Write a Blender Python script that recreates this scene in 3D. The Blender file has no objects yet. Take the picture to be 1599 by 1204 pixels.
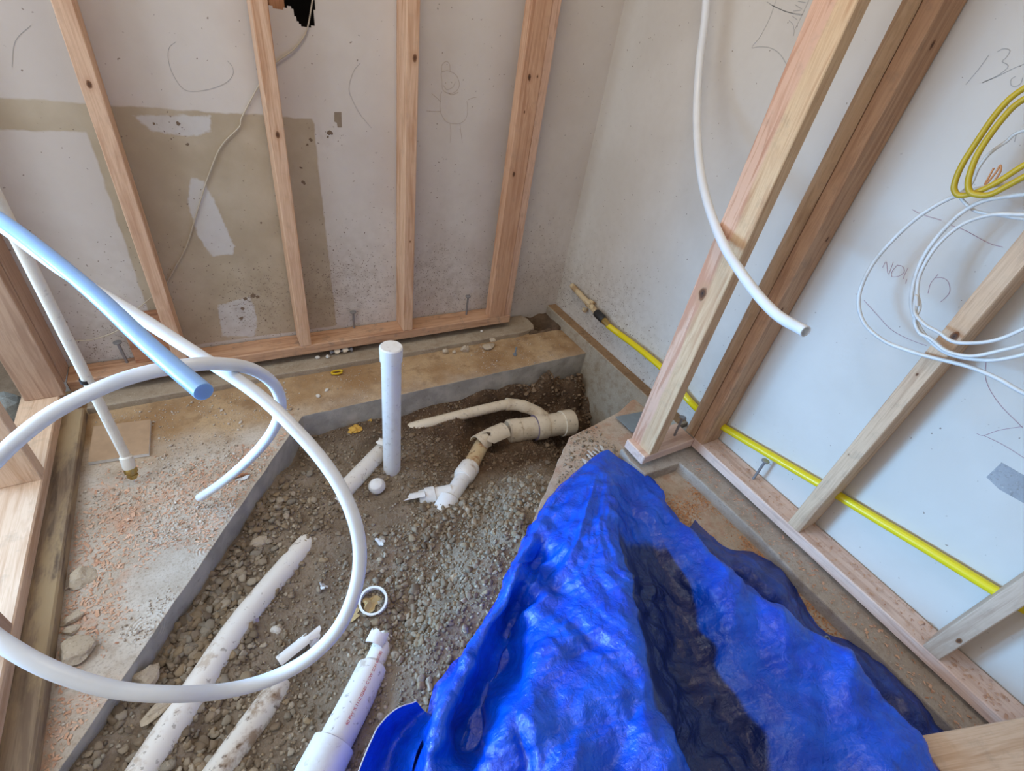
import bpy, bmesh, math, random
import numpy as np
from mathutils import Vector, Matrix, Euler

# ------------------------------------------------------------------ camera, world, lights
W, H, F = 1599, 1204, 753.843
ca, sa = math.cos(-0.621978626), math.sin(-0.621978626)
cb, sb = math.cos(0.918681982), math.sin(0.918681982)
cc, sc = math.cos(0.184542553), math.sin(0.184542553)
R = (np.array([[ca, -sa, 0], [sa, ca, 0], [0, 0, 1]]) @ np.array([[1, 0, 0], [0, cb, -sb], [0, sb, cb]])
     @ np.array([[cc, -sc, 0], [sc, cc, 0], [0, 0, 1]]))
CAM = np.array([0.0, 0.0, 1.15])
S = bpy.context.scene
COL = S.collection
cd = bpy.data.cameras.new('camera'); cam = bpy.data.objects.new('camera', cd); COL.objects.link(cam)
cam.matrix_world = Matrix([[*R[0], CAM[0]], [*R[1], CAM[1]], [*R[2], CAM[2]], [0, 0, 0, 1]])
cd.sensor_fit = 'HORIZONTAL'; cd.sensor_width = 36.0; cd.lens = 36.0 * F / W; cd.clip_start = 0.02
S.camera = cam
S.view_settings.view_transform = 'Standard'; S.view_settings.look = 'None'
S.view_settings.gamma = 1.0; S.view_settings.use_curve_mapping = False
S.view_settings.exposure = -0.36
world = bpy.data.worlds.new('world'); S.world = world; world.use_nodes = True
world.node_tree.nodes['Background'].inputs[0].default_value = (1.0, 0.95, 0.9, 1)
world.node_tree.nodes['Background'].inputs[1].default_value = 0.9
def area(name, loc, target, sx, sy, power, color):
    l = bpy.data.lights.new(name, 'AREA'); l.shape = 'RECTANGLE'; l.size = sx; l.size_y = sy
    l.energy = power; l.color = color
    o = bpy.data.objects.new(name, l); COL.objects.link(o); o.location = loc
    o.rotation_euler = (Vector(target) - Vector(loc)).to_track_quat('-Z', 'Y').to_euler()
    return o
area('window_daylight', (-0.95, 1.02, 1.0), (1.1, 0.45, 0.35), 1.15, 1.5, 27, (0.66, 0.83, 1.0))
blue_fill = area('near_wall_blue_fill', (-0.95, 1.12, 0.42), (1.36, 0.02, 0.36), 0.6, 0.5, 13, (0.24, 0.56, 1.0))  # added lamp, narrow blue beam to tint the lower near right wall
blue_fill.data.spread = math.radians(56)
area('warm_fill', (0.35, 0.85, 2.36), (0.6, 1.1, 0.0), 0.5, 0.5, 12.5, (1.0, 0.86, 0.68))  # unseen warm fill, added to warm the back wall and far corner

rnd = random.Random(7); nrnd = np.random.default_rng(7)

# ------------------------------------------------------------------ pixel to world helpers (find where things stand)
def ray(x, y): return R @ np.array([x - W / 2, -(y - H / 2), -F])
def pz(x, y, z): d = ray(x, y); return CAM + d * (z - CAM[2]) / d[2]
def px_(x, y, X): d = ray(x, y); return CAM + d * (X - CAM[0]) / d[0]
def py_(x, y, Y): d = ray(x, y); return CAM + d * (Y - CAM[1]) / d[1]
def pd(x, y, zc): return CAM + ray(x, y) * zc / F
def proj(P):
    q = (np.asarray(P) - CAM) @ R
    return W / 2 - F * q[..., 0] / q[..., 2], H / 2 + F * q[..., 1] / q[..., 2], -q[..., 2]

# ------------------------------------------------------------------ object helpers
def tag(o, label=None, cat=None, group=None, kind=None):
    if label: o['label'] = label
    if cat: o['category'] = cat
    if group: o['group'] = group
    if kind: o['kind'] = kind
    return o
def empty(name, loc, label, cat, group=None):
    o = bpy.data.objects.new(name, None); COL.objects.link(o); o.location = Vector(loc)
    o.empty_display_size = 0.05
    return tag(o, label, cat, group)
def link(name, me, mat, parent=None, loc=None):
    o = bpy.data.objects.new(name, me); COL.objects.link(o)
    if mat is not None and not me.materials: me.materials.append(mat)
    if parent is not None: o.parent = parent
    if loc is not None: o.location = Vector(loc)
    return o
def mesh(name, vs, fs, smooth=False):
    me = bpy.data.meshes.new(name); me.from_pydata([tuple(map(float, v)) for v in vs], [], fs); me.update()
    if smooth: me.polygons.foreach_set('use_smooth', [True] * len(me.polygons))
    return me
def obj(name, vs, fs, mat, parent=None, smooth=False, loc=None):
    """vertices in world space; with a parent they are re-expressed in the parent's space"""
    if parent is not None:
        off = np.array(root_loc(parent)); vs = [np.asarray(v) - off for v in vs]
    return link(name, mesh(name, vs, fs, smooth), mat, parent, loc)
def root_loc(p):
    l = Vector((0, 0, 0))
    while p is not None: l = l + p.location; p = p.parent
    return l
def bm_mesh(name, bm, smooth=False):
    me = bpy.data.meshes.new(name); bm.to_mesh(me); bm.free()
    if smooth: me.polygons.foreach_set('use_smooth', [True] * len(me.polygons))
    return me
def box_mesh(name, x0, x1, y0, y1, z0, z1, bev=0.0015, seg=1):
    bm = bmesh.new(); bmesh.ops.create_cube(bm, size=1)
    for v in bm.verts:
        v.co = Vector((x0 + (v.co.x + .5) * (x1 - x0), y0 + (v.co.y + .5) * (y1 - y0), z0 + (v.co.z + .5) * (z1 - z0)))
    if bev: bmesh.ops.bevel(bm, geom=bm.edges[:], offset=bev, segments=seg, affect='EDGES', profile=0.5)
    return bm_mesh(name, bm)
def prism(name, poly, z0, z1, mat, parent=None, bev=0.0):
    bm = bmesh.new(); n = len(poly)
    b = [bm.verts.new((p[0], p[1], z0)) for p in poly]; t = [bm.verts.new((p[0], p[1], z1)) for p in poly]
    tf = bm.faces.new(t); bm.faces.new(b[::-1])
    for i in range(n): bm.faces.new((b[i], b[(i + 1) % n], t[(i + 1) % n], t[i]))
    bmesh.ops.recalc_face_normals(bm, faces=bm.faces[:])
    if bev:
        bmesh.ops.bevel(bm, geom=[e for e in bm.edges if all(v.co.z > z1 - 1e-5 for v in e.verts)], offset=bev, segments=2, affect='EDGES', profile=0.5)
    return link(name, bm_mesh(name, bm), mat, parent)
def catmull(pts, k=8):
    pts = [np.asarray(p, float) for p in pts]; out = []
    P = [2 * pts[0] - pts[1]] + pts + [2 * pts[-1] - pts[-2]]
    for i in range(1, len(P) - 2):
        a, b, c, d = P[i - 1], P[i], P[i + 1], P[i + 2]
        for j in range(k):
            t = j / k
            out.append(.5 * (2 * b + (c - a) * t + (2 * a - 5 * b + 4 * c - d) * t * t + (3 * b - a - 3 * c + d) * t ** 3))
    out.append(pts[-1]); return out
def frames(pts):
    pts = np.asarray(pts); T = np.gradient(pts, axis=0); T /= np.linalg.norm(T, axis=1)[:, None] + 1e-12
    u = np.cross(T[0], (0, 0, 1.0))
    if np.linalg.norm(u) < 1e-3: u = np.cross(T[0], (1.0, 0, 0))
    u /= np.linalg.norm(u); U = [u]
    for i in range(1, len(pts)):
        u = U[-1] - T[i] * (U[-1] @ T[i]); u /= np.linalg.norm(u) + 1e-12; U.append(u)
    U = np.array(U); V = np.cross(T, U); return T, U, V
def tube_geo(pts, r, n=12, wall=0.0, flat=1.0):
    """swept round section; wall > 0 leaves both ends open with a visible bore"""
    pts = np.asarray(pts, float); m = len(pts); rr = np.broadcast_to(np.asarray(r, float), (m,))
    T, U, V = frames(pts); a = np.arange(n) * 2 * math.pi / n
    ring = lambda i, rad: [pts[i] + U[i] * math.cos(t) * rad + V[i] * math.sin(t) * rad * flat for t in a]
    vs, fs = [], []
    for i in range(m): vs += ring(i, rr[i])
    for i in range(m - 1):
        for j in range(n):
            k = (j + 1) % n; fs.append((i * n + j, i * n + k, (i + 1) * n + k, (i + 1) * n + j))
    if wall <= 0:
        fs.append(tuple(range(n))[::-1]); fs.append(tuple((m - 1) * n + j for j in range(n)))
    else:
        for end in (0, m - 1):
            b0 = len(vs); vs += ring(end, rr[end] - wall)
            deep = max(0, min(m - 1, end + (3 if end == 0 else -3)))
            b1 = len(vs); vs += ring(deep, (rr[end] - wall) * .98); b2 = len(vs); vs.append(pts[deep])
            for j in range(n):
                k = (j + 1) % n; e = end * n
                q = [(e + j, e + k, b0 + k, b0 + j), (b0 + j, b0 + k, b1 + k, b1 + j), (b1 + j, b1 + k, b2)]
                fs += [f if end else f[::-1] for f in q] if end == 0 else q
    return vs, fs
def tube(name, pts, r, mat, parent=None, n=12, wall=0.0, flat=1.0):
    vs, fs = tube_geo(pts, r, n, wall, flat)
    o = obj(name, vs, fs, mat, parent, smooth=True)
    bm = bmesh.new(); bm.from_mesh(o.data); bmesh.ops.recalc_face_normals(bm, faces=bm.faces[:])
    for e in bm.edges:
        if len(e.link_faces) == 2 and e.calc_face_angle(0) > .7: e.smooth = False
    bm.to_mesh(o.data); bm.free()
    return o
def line(a, b, k=6): return [np.asarray(a) + (np.asarray(b) - np.asarray(a)) * t for t in np.linspace(0, 1, k)]
def profile_tube(name, a, b, prof, mat, parent=None, n=28):
    """lathe along the line a-b; prof = [(fraction, radius)...]"""
    a, b = np.asarray(a, float), np.asarray(b, float)
    T = (b - a) / np.linalg.norm(b - a); U = np.cross(T, (0, 0, 1.0) if abs(T[2]) < .9 else (1.0, 0, 0)); U /= np.linalg.norm(U); V = np.cross(T, U)
    vs, fs = [], []; an = np.arange(n) * 2 * math.pi / n
    for t, r in prof:
        for q in an: vs.append(a + (b - a) * t + (U * math.cos(q) + V * math.sin(q)) * r)
    m = len(prof)
    for i in range(m - 1):
        for j in range(n):
            k = (j + 1) % n; fs.append((i * n + j, i * n + k, (i + 1) * n + k, (i + 1) * n + j))
    fs.append(tuple(range(n))[::-1]); fs.append(tuple((m - 1) * n + j for j in range(n)))
    o = obj(name, vs, fs, mat, parent, smooth=True)
    bm = bmesh.new(); bm.from_mesh(o.data); bmesh.ops.recalc_face_normals(bm, faces=bm.faces[:])
    for e in bm.edges:
        if len(e.link_faces) == 2 and e.calc_face_angle(0) > .5: e.smooth = False
    bm.to_mesh(o.data); bm.free(); return o

# cheap value noise for meshes
_G = nrnd.random((64, 64, 64)).astype(np.float32)
def vnoise(p):
    p = np.asarray(p, float); i = np.floor(p).astype(int); f = p - i; f = f * f * (3 - 2 * f); r = 0
    for dx in (0, 1):
        for dy in (0, 1):
            for dz in (0, 1):
                w = (f[..., 0] if dx else 1 - f[..., 0]) * (f[..., 1] if dy else 1 - f[..., 1]) * (f[..., 2] if dz else 1 - f[..., 2])
                r = r + w * _G[(i[..., 0] + dx) % 64, (i[..., 1] + dy) % 64, (i[..., 2] + dz) % 64]
    return r * 2 - 1
def fbm(p, o=3):
    p = np.asarray(p, float); s = 0; a = 1.0
    for k in range(o): s = s + a * vnoise(p * 2 ** k + 17.3 * k); a *= .5
    return s
def sm(a, b, x): t = np.clip((np.asarray(x) - a) / (b - a), 0, 1); return t * t * (3 - 2 * t)

# ------------------------------------------------------------------ materials
def srgb(r, g, b):
    f = lambda c: (c / 255 / 12.92) if c / 255 <= .04045 else ((c / 255 + .055) / 1.055) ** 2.4
    return (f(r), f(g), f(b), 1)
class M:
    def __init__(s, name):
        s.m = bpy.data.materials.new(name); s.m.use_nodes = True; s.t = s.m.node_tree; s.n = s.t.nodes; s.l = s.t.links
        s.p = s.n['Principled BSDF']; s.tc = s.n.new('ShaderNodeTexCoord')
    def node(s, typ, ins=None, **kw):
        n = s.n.new(typ)
        for k, v in kw.items(): setattr(n, k, v)
        for k, v in (ins or {}).items(): s.set(n.inputs[k], v)
        return n
    def set(s, sock, v):
        if isinstance(v, bpy.types.NodeSocket): s.l.new(v, sock)
        else: sock.default_value = v
    def noise(s, scale, vec=None, detail=4, rough=.55, dist=0.0):
        return s.node('ShaderNodeTexNoise', {'Vector': vec or s.tc.outputs['Object'], 'Scale': scale, 'Detail': detail, 'Roughness': rough, 'Distortion': dist}).outputs['Fac']
    def voro(s, scale, vec=None, feature='F1', out='Distance', rnd_=1.0):
        return s.node('ShaderNodeTexVoronoi', {'Vector': vec or s.tc.outputs['Object'], 'Scale': scale, 'Randomness': rnd_}, feature=feature).outputs[out]
    def mapping(s, scale=(1, 1, 1), loc=(0, 0, 0), vec=None):
        return s.node('ShaderNodeMapping', {'Vector': vec or s.tc.outputs['Object'], 'Scale': scale, 'Location': loc}).outputs[0]
    def ramp(s, fac, stops):
        n = s.node('ShaderNodeValToRGB', {'Fac': fac}); e = n.color_ramp.elements
        while len(e) < len(stops): e.new(.5)
        for i, (p, c) in enumerate(stops): e[i].position = p; e[i].color = c if len(c) == 4 else (*c, 1)
        return n.outputs['Color']
    def step(s, v, a, b):
        return s.node('ShaderNodeMapRange', {'Value': v, 'From Min': a, 'From Max': b, 'To Min': 0.0, 'To Max': 1.0}, interpolation_type='SMOOTHSTEP').outputs[0]
    def math(s, op, a, b=0.0, c=0.0):
        n = s.node('ShaderNodeMath', operation=op); s.set(n.inputs[0], a); s.set(n.inputs[1], b); s.set(n.inputs[2], c); return n.outputs[0]
    def mix(s, fac, a, b, mode='MIX'):
        n = s.node('ShaderNodeMix', data_type='RGBA', blend_type=mode); s.set(n.inputs[0], fac); s.set(n.inputs[6], a); s.set(n.inputs[7], b); return n.outputs[2]
    def attr(s, name, out='Fac'): return s.node('ShaderNodeAttribute', attribute_name=name).outputs[out]
    def bump(s, h, strength=.3, dist=.002, prev=None):
        n = s.node('ShaderNodeBump', {'Height': h, 'Strength': strength, 'Distance': dist})
        if prev is not None: s.l.new(prev, n.inputs['Normal'])
        return n.outputs[0]
    def out(s, color, rough=.6, normal=None, **kw):
        s.set(s.p.inputs['Base Color'], color); s.set(s.p.inputs['Roughness'], rough)
        if normal is not None: s.l.new(normal, s.p.inputs['Normal'])
        for k, v in kw.items(): s.set(s.p.inputs[k.replace('_', ' ')], v)
        return s.m
def plain(name, c, rough=.5, **kw):
    m = M(name); n = m.noise(30, detail=3)
    col = m.mix(m.step(n, .3, .7), tuple(x * .88 for x in c[:3]) + (1,), c)
    return m.out(col, rough, **kw)

def wood(name, light, dark, knots=(), dirt=0.15, streak=None, seed=0.0, half=None):
    """softwood, grain along local Z; knots = [(x, y, z, radius)] in the board's own space"""
    m = M(name); oi = m.node('ShaderNodeObjectInfo')
    off = m.node('ShaderNodeVectorMath', {0: m.tc.outputs['Object'], 1: m.node('ShaderNodeCombineXYZ', {'X': m.math('MULTIPLY', oi.outputs['Random'], 3.1), 'Y': m.math('MULTIPLY', oi.outputs['Random'], 1.7), 'Z': m.math('MULTIPLY', oi.outputs['Random'], 9.0)}).outputs[0]}, operation='ADD').outputs[0]
    wv = m.mapping((1, 1, .07), vec=off)
    rings = m.noise(55, wv, 3, .6, .6)
    fine = m.noise(260, m.mapping((1, 1, .03), vec=off), 3, .6)
    blot = m.noise(6, m.mapping((1, 1, .3), vec=off), 3)
    f = m.math('ADD', m.math('MULTIPLY', rings, .8), m.math('MULTIPLY', fine, .2))
    mid = tuple((a * .55 + b * .45) for a, b in zip(light, dark))
    col = m.ramp(f, [(.36, dark), (.46, mid), (.52, light), (.58, mid), (.66, light)])
    col = m.mix(m.math('MULTIPLY', m.step(blot, .45, .75), .45), col, streak or dark)
    if half:
        yy = m.node('ShaderNodeSeparateXYZ', {0: m.tc.outputs['Object']}).outputs['Y']
        wob_ = m.math('MULTIPLY', m.math('SUBTRACT', m.noise(9, m.mapping((1, 1, .35)), 3), .5), .05)
        col = m.mix(m.math('MULTIPLY', m.step(m.math('ADD', yy, wob_), -.004, .006), .75), col, m.mix(m.step(rings, .42, .56), srgb(196, 138, 112), srgb(222, 176, 152)))
    for (kx, ky, kz, kr) in knots:
        v = m.node('ShaderNodeVectorMath', {0: m.tc.outputs['Object'], 1: (kx, ky, kz)}, operation='SUBTRACT').outputs[0]
        v = m.mapping((1, 1, .62), vec=v)
        d = m.node('ShaderNodeVectorMath', {0: v}, operation='LENGTH').outputs['Value']
        d = m.math('ADD', d, m.math('MULTIPLY', m.math('SUBTRACT', m.noise(70, detail=2), .5), kr * .7))
        ringk = m.math('SINE', m.math('MULTIPLY', d, 5.5 / kr * 2))
        col = m.mix(m.math('MULTIPLY', m.math('SUBTRACT', 1.0, m.step(d, kr * .9, kr * 2.4)), .55), col, dark)
        core = m.mix(m.step(ringk, -.2, .6), srgb(92, 58, 34), srgb(128, 84, 52))
        col = m.mix(m.math('SUBTRACT', 1.0, m.step(d, kr * .75, kr * 1.05)), col, core)
        col = m.mix(m.math('SUBTRACT', 1.0, m.step(d, kr * .12, kr * .4)), col, srgb(48, 30, 20))
    dn = m.noise(24, detail=5, rough=.65)
    col = m.mix(m.math('MULTIPLY', m.step(dn, .5, .72), dirt), col, srgb(120, 108, 95))
    return m.out(col, .72, m.bump(f, .25, .0015))
FIR_L, FIR_D = srgb(222, 186, 156), srgb(190, 148, 116)
W_fir = wood('fir_stud', FIR_L, FIR_D)
W_fir2 = wood('fir_stud_pink', srgb(212, 174, 148), srgb(182, 138, 112), dirt=.3)
W_plate = wood('plate_wood', srgb(206, 166, 134), srgb(172, 128, 98), dirt=.55)
W_plate_r = wood('plate_wood_pink', srgb(232, 204, 188), srgb(208, 174, 156), dirt=.18)
W_left = wood('left_post_wood', srgb(190, 158, 134), srgb(162, 128, 106), dirt=.1)
W_left_pale = wood('left_pale_wood', srgb(222, 192, 164), srgb(196, 158, 126), dirt=.25)
W_r_dark = wood('corner_stud_wood', srgb(206, 176, 142), srgb(176, 144, 112), knots=[], dirt=.2)
W_r_red = wood('corner_stud_red', srgb(202, 162, 128), srgb(170, 128, 96), knots=[(.005, -.019, 1.13, .006), (.02, -.019, .72, .005), (-.01, -.019, .52, .005)], dirt=.3)
W_r1 = wood('partition_stud_wood', srgb(226, 194, 154), srgb(196, 152, 114), knots=[(-.0195, .012, .555, .012)], dirt=.2, half=True)
W_r3 = wood('right_stud_wood', srgb(216, 184, 152), srgb(184, 148, 118), knots=[(-.0445, -.004, .665, .008), (-.0445, .004, .56, .003), (-.0445, .008, .3, .002)], dirt=.25)
W_r4 = wood('near_right_stud_wood', srgb(206, 182, 160), srgb(174, 146, 124), knots=[(-.0445, -.009, .085, .006)], dirt=.2)
W_s3 = wood('third_stud_wood', FIR_L, srgb(190, 144, 110), knots=[(.006, -.0445, .915, .007), (.002, -.0445, .37, .003)])
W_s4 = wood('flat_stud_wood', srgb(210, 168, 136), srgb(180, 132, 100), knots=[(-.008, -.0195, .90, .007), (-.015, -.0195, .60, .006), (-.008, -.0195, .80, .003), (.022, -.0195, .905, .003)])
W_s1 = wood('first_stud_wood', FIR_L, srgb(192, 148, 118), knots=[(0, -.0445, .79, .006)])
W_s2 = wood('second_stud_wood', FIR_L, srgb(190, 144, 110), knots=[(0, -.0445, .70, .006)])
W_block = wood('block_wood', srgb(190, 140, 106), srgb(150, 100, 72), dirt=.2)
def muddy():
    m = M('muddy_sill_wood'); v = m.mapping((1, 1, .06))
    g = m.noise(60, v, 4, .6, .4); n = m.noise(14, m.mapping((1, 1, .35)), 5, .65)
    c = m.ramp(g, [(.35, srgb(96, 80, 66)), (.5, srgb(140, 120, 98)), (.62, srgb(118, 98, 80))])
    c = m.mix(m.step(n, .42, .56), c, srgb(160, 138, 106))
    c = m.mix(m.step(m.noise(9, m.mapping((1, 1, .25), (3, 1, 0)), 5), .55, .68), c, srgb(84, 70, 60))
    return m.out(c, .85, m.bump(m.math('ADD', g, n), .5, .003))
W_sill = muddy()

def wall_mat(name, base, base2, beige):
    m = M(name)
    n1 = m.noise(3.2, detail=4); n2 = m.noise(38, detail=4); tex = m.noise(160, detail=2)
    col = m.mix(m.step(n1, .35, .65), base, base2)
    if beige:
        wob = m.math('MULTIPLY', m.math('SUBTRACT', m.noise(26, detail=4), .5), .012)
        b = m.math('ADD', m.attr('beige'), wob)
        tan = m.mix(m.step(m.noise(7, detail=5), .35, .7), srgb(178, 162, 138), srgb(194, 180, 158))
        col = m.mix(m.step(b, -.003, .003), col, tan)
        p = m.math('ADD', m.attr('patch'), m.math('MULTIPLY', m.math('SUBTRACT', m.noise(60, detail=4), .5), .016))
        col = m.mix(m.step(p, -.003, .004), col, srgb(206, 202, 198))
    d = m.attr('dirt')
    grime = m.math('MULTIPLY', d, m.step(n2, .3, .8))
    col = m.mix(m.math('MULTIPLY', grime, .30), col, srgb(140, 120, 100))
    # flung specks of mud: separate dots whose number grows with the painted-on density
    wob_ = m.node('ShaderNodeVectorMath', {0: m.tc.outputs['Object'], 1: m.node('ShaderNodeVectorMath', {0: m.node('ShaderNodeTexNoise', {'Scale': 90.0, 'Vector': m.tc.outputs['Object']}).outputs['Color'], 'Scale': .012}, operation='SCALE').outputs[0]}, operation='ADD').outputs[0]
    for sc, keep, rad, cl in [(42.0, .34, .24, srgb(88, 72, 60)), (85.0, .62, .30, srgb(104, 88, 74)), (170.0, .55, .36, srgb(124, 106, 92))]:
        vn = m.node('ShaderNodeTexVoronoi', {'Vector': wob_, 'Scale': sc}); sp = m.node('ShaderNodeSeparateColor', {0: vn.outputs['Color']})
        on = m.step(m.math('SUBTRACT', m.math('MULTIPLY', m.math('MULTIPLY', d, d), keep), sp.outputs[0]), -.02, .0)
        on = m.math('MAXIMUM', on, m.step(m.math('SUBTRACT', m.math('MULTIPLY', d, .05), sp.outputs[0]), -.004, .0))
        dot = m.math('SUBTRACT', 1.0, m.step(m.math('SUBTRACT', vn.outputs['Distance'], m.math('MULTIPLY', sp.outputs[1], rad)), -.05, .06))
        col = m.mix(m.math('MULTIPLY', m.math('MULTIPLY', on, dot), .85), col, cl)
    bmp = m.bump(tex, .12, .001); bmp = m.bump(n2, .08, .003, bmp)
    return m.out(col, .62, bmp)
PAINT_B = wall_mat('drywall_back', srgb(214, 207, 200), srgb(206, 197, 189), True)
PAINT_R = wall_mat('drywall_right', srgb(210, 204, 196), srgb(203, 196, 187), False)

def concrete(name, a, b, dust, edge=False, red=0.0):
    m = M(name); n = m.noise(4, detail=6, rough=.62); n2 = m.noise(28, detail=5, rough=.7); n3 = m.noise(190, detail=3)
    col = m.mix(m.step(n, .34, .66), a, b); col = m.mix(m.math('MULTIPLY', m.step(n2, .45, .72), .6), col, dust)
    col = m.mix(m.math('MULTIPLY', m.step(n3, .55, .7), .35), col, srgb(110, 96, 80))
    col = m.mix(m.math('MULTIPLY', m.step(m.voro(95), .22, .10), .25), col, srgb(225, 215, 200))
    if red: col = m.mix(m.math('MULTIPLY', m.step(m.noise(9, m.mapping((1, 1, 1), (4, 2, 0)), 5, .7), .48, .62), red), col, srgb(176, 112, 76))
    bmp = m.bump(n2, .4, .006); bmp = m.bump(n3, .35, .0025, bmp)
    return m.out(col, .92, bmp)
def slab_mat():
    m = M('slab_concrete'); sep = m.node('ShaderNodeSeparateXYZ', {0: m.tc.outputs['Object']})
    n = m.noise(5, detail=6, rough=.62); n2 = m.noise(24, detail=6, rough=.7); n3 = m.noise(170, detail=3)
    dusty = m.mix(m.step(n, .36, .64), srgb(182, 168, 152), srgb(206, 196, 184))
    mud = m.mix(m.step(n, .36, .64), srgb(158, 124, 86), srgb(190, 162, 126)); mud = m.mix(m.math('MULTIPLY', m.step(m.noise(11, detail=5, rough=.65), .52, .66), .6), mud, srgb(132, 100, 68))
    k = m.math('ADD', sep.outputs['Y'], m.math('MULTIPLY', m.math('SUBTRACT', m.noise(7, detail=5), .5), .35))
    col = m.mix(m.step(k, 1.18, 1.42), dusty, mud)
    col = m.mix(m.math('MULTIPLY', m.step(n2, .48, .72), .5), col, srgb(150, 128, 104))
    red = m.math('MULTIPLY', m.step(m.noise(6, m.mapping((1, 1, 1), (7, 3, 0)), 6, .7), .5, .66), m.math('SUBTRACT', 1.0, m.step(k, 1.1, 1.3)))
    col = m.mix(m.math('MULTIPLY', red, .65), col, srgb(204, 150, 118))
    # swirls left by the finishing trowel
    arcm = None
    for (cx, cy, rad) in [(-.235, .985, .048), (-.105, 1.10, .042), (-.30, .735, .05), (-.18, .89, .035), (-.02, 1.17, .04)]:
        v = m.node('ShaderNodeVectorMath', {0: m.tc.outputs['Object'], 1: (cx, cy, 0)}, operation='SUBTRACT').outputs[0]
        dl = m.node('ShaderNodeVectorMath', {0: v}, operation='LENGTH').outputs['Value']; dl = m.math('ADD', dl, m.math('MULTIPLY', m.noise(12, detail=2), .012))
        a1 = m.math('MULTIPLY', m.math('SINE', m.math('MULTIPLY', dl, 760.0)), m.math('MULTIPLY', m.math('SUBTRACT', 1.0, m.step(dl, rad * .75, rad * 1.1)), m.step(m.noise(14, m.mapping((1, 1, 1), (cx * 40, 2, 0)), 3), .42, .56)))
        arcm = a1 if arcm is None else m.math('ADD', arcm, a1)
    col = m.mix(m.math('MULTIPLY', m.step(arcm, .2, .9), .22), col, srgb(150, 134, 116))
    col = m.mix(m.math('MULTIPLY', m.step(n3, .5, .68), .35), col, srgb(132, 114, 94))
    # sawn edge shows clean grey cement
    nz = m.node('ShaderNodeSeparateXYZ', {0: m.node('ShaderNodeNewGeometry').outputs['True Normal']}).outputs['Z']
    grey = m.mix(m.step(m.noise(16, detail=5), .35, .7), srgb(158, 153, 146), srgb(186, 180, 172))
    grey = m.mix(m.math('MULTIPLY', m.step(m.noise(60, detail=3), .6, .75), .4), grey, srgb(122, 116, 108))
    col = m.mix(m.step(nz, .5, .8), grey, col)
    bmp = m.bump(n2, .35, .005); bmp = m.bump(n3, .4, .0022, bmp); bmp = m.bump(arcm, .4, .0016, bmp)
    return m.out(col, .93, bmp)
SLAB = slab_mat()
SLAB_R = concrete('slab_concrete_right', srgb(186, 166, 146), srgb(200, 186, 172), srgb(156, 132, 108), red=.35)
CURB = concrete('curb_concrete', srgb(158, 142, 122), srgb(176, 162, 142), srgb(136, 116, 94))
CURB_R = concrete('curb_concrete_grey', srgb(172, 160, 148), srgb(190, 180, 170), srgb(142, 122, 106))
FOOT = concrete('footing_concrete', srgb(160, 146, 126), srgb(176, 166, 150), srgb(134, 112, 86))
LEDGE_TOP = concrete('ledge_mud', srgb(138, 108, 78), srgb(156, 126, 94), srgb(108, 82, 60))
CHUNK = concrete('broken_concrete', srgb(184, 168, 146), srgb(204, 190, 170), srgb(160, 140, 116))
def soil():
    m = M('trench_soil'); n = m.noise(12, detail=6, rough=.68); n2 = m.noise(75, detail=5, rough=.7); n3 = m.voro(120)
    dry = m.mix(m.step(n, .35, .68), srgb(128, 113, 96), srgb(153, 138, 121)); wet = m.mix(m.step(n, .35, .68), srgb(78, 58, 42), srgb(112, 88, 66))
    col = m.mix(m.attr('wet'), dry, wet); col = m.mix(m.math('MULTIPLY', m.step(n2, .5, .7), .4), col, srgb(122, 102, 84))
    bmp = m.bump(n2, .8, .008); bmp = m.bump(n3, .5, .004, bmp)
    return m.out(col, .97, bmp)
SOIL = soil()
def stone():
    m = M('gravel_stone'); n = m.noise(90, detail=4); n2 = m.noise(300, detail=2)
    oi = m.node('ShaderNodeObjectInfo').outputs['Color']
    col = m.mix(1.0, m.attr('tint', 'Color'), oi, 'MULTIPLY')
    col = m.mix(m.math('MULTIPLY', m.step(n, .4, .7), .3), col, srgb(166, 148, 126)); col = m.mix(m.math('MULTIPLY', m.step(n2, .5, .65), .3), col, srgb(104, 86, 68))
    return m.out(col, .93, m.bump(n, .4, .002))
STONE = stone()
def pvc(name, c, dirtc, amt, lo=.5, hi=.66, rough=.35):
    m = M(name); n = m.noise(18, detail=6, rough=.65); n2 = m.noise(70, detail=4)
    col = m.mix(m.math('MULTIPLY', m.step(n, lo, hi), amt), c, dirtc); col = m.mix(m.math('MULTIPLY', m.step(n2, .62, .68), amt * .8), col, srgb(96, 74, 54))
    return m.out(col, m.math('ADD', rough, m.math('MULTIPLY', n, .3)), m.bump(n2, .06, .001))
PVC = pvc('pvc_white', srgb(236, 236, 236), srgb(206, 198, 186), .25)
PVC_D = pvc('pvc_white_dusty', srgb(238, 234, 228), srgb(176, 150, 122), .6, .56, .68)
PVC_M = pvc('pvc_white_muddy', srgb(222, 214, 202), srgb(150, 122, 94), .9, .44, .6)
PVC_T = pvc('pvc_tan', srgb(228, 214, 192), srgb(190, 166, 136), .5, .48, .7)
PVC_R = pvc('pvc_rusty', srgb(222, 200, 160), srgb(164, 96, 48), .8, .48, .64)
CPVC = pvc('cpvc_cream', srgb(228, 222, 210), srgb(200, 190, 174), .3)
def pexm(name, c, tr):
    m = M(name); n = m.noise(14, detail=3)
    col = m.mix(m.step(n, .3, .7), tuple(x * .94 for x in c[:3]) + (1,), c)
    return m.out(col, .32, None, Transmission_Weight=tr, Subsurface_Weight=.5, Subsurface_Radius=(.01, .01, .01), Subsurface_Scale=.6, IOR=1.45)
PEX = pexm('pex_white', srgb(236, 240, 246), .12)
PEX_B = pexm('pex_blue', srgb(150, 194, 252), .15)
PEX_C = pexm('pex_clear', srgb(240, 242, 244), .12)
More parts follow.
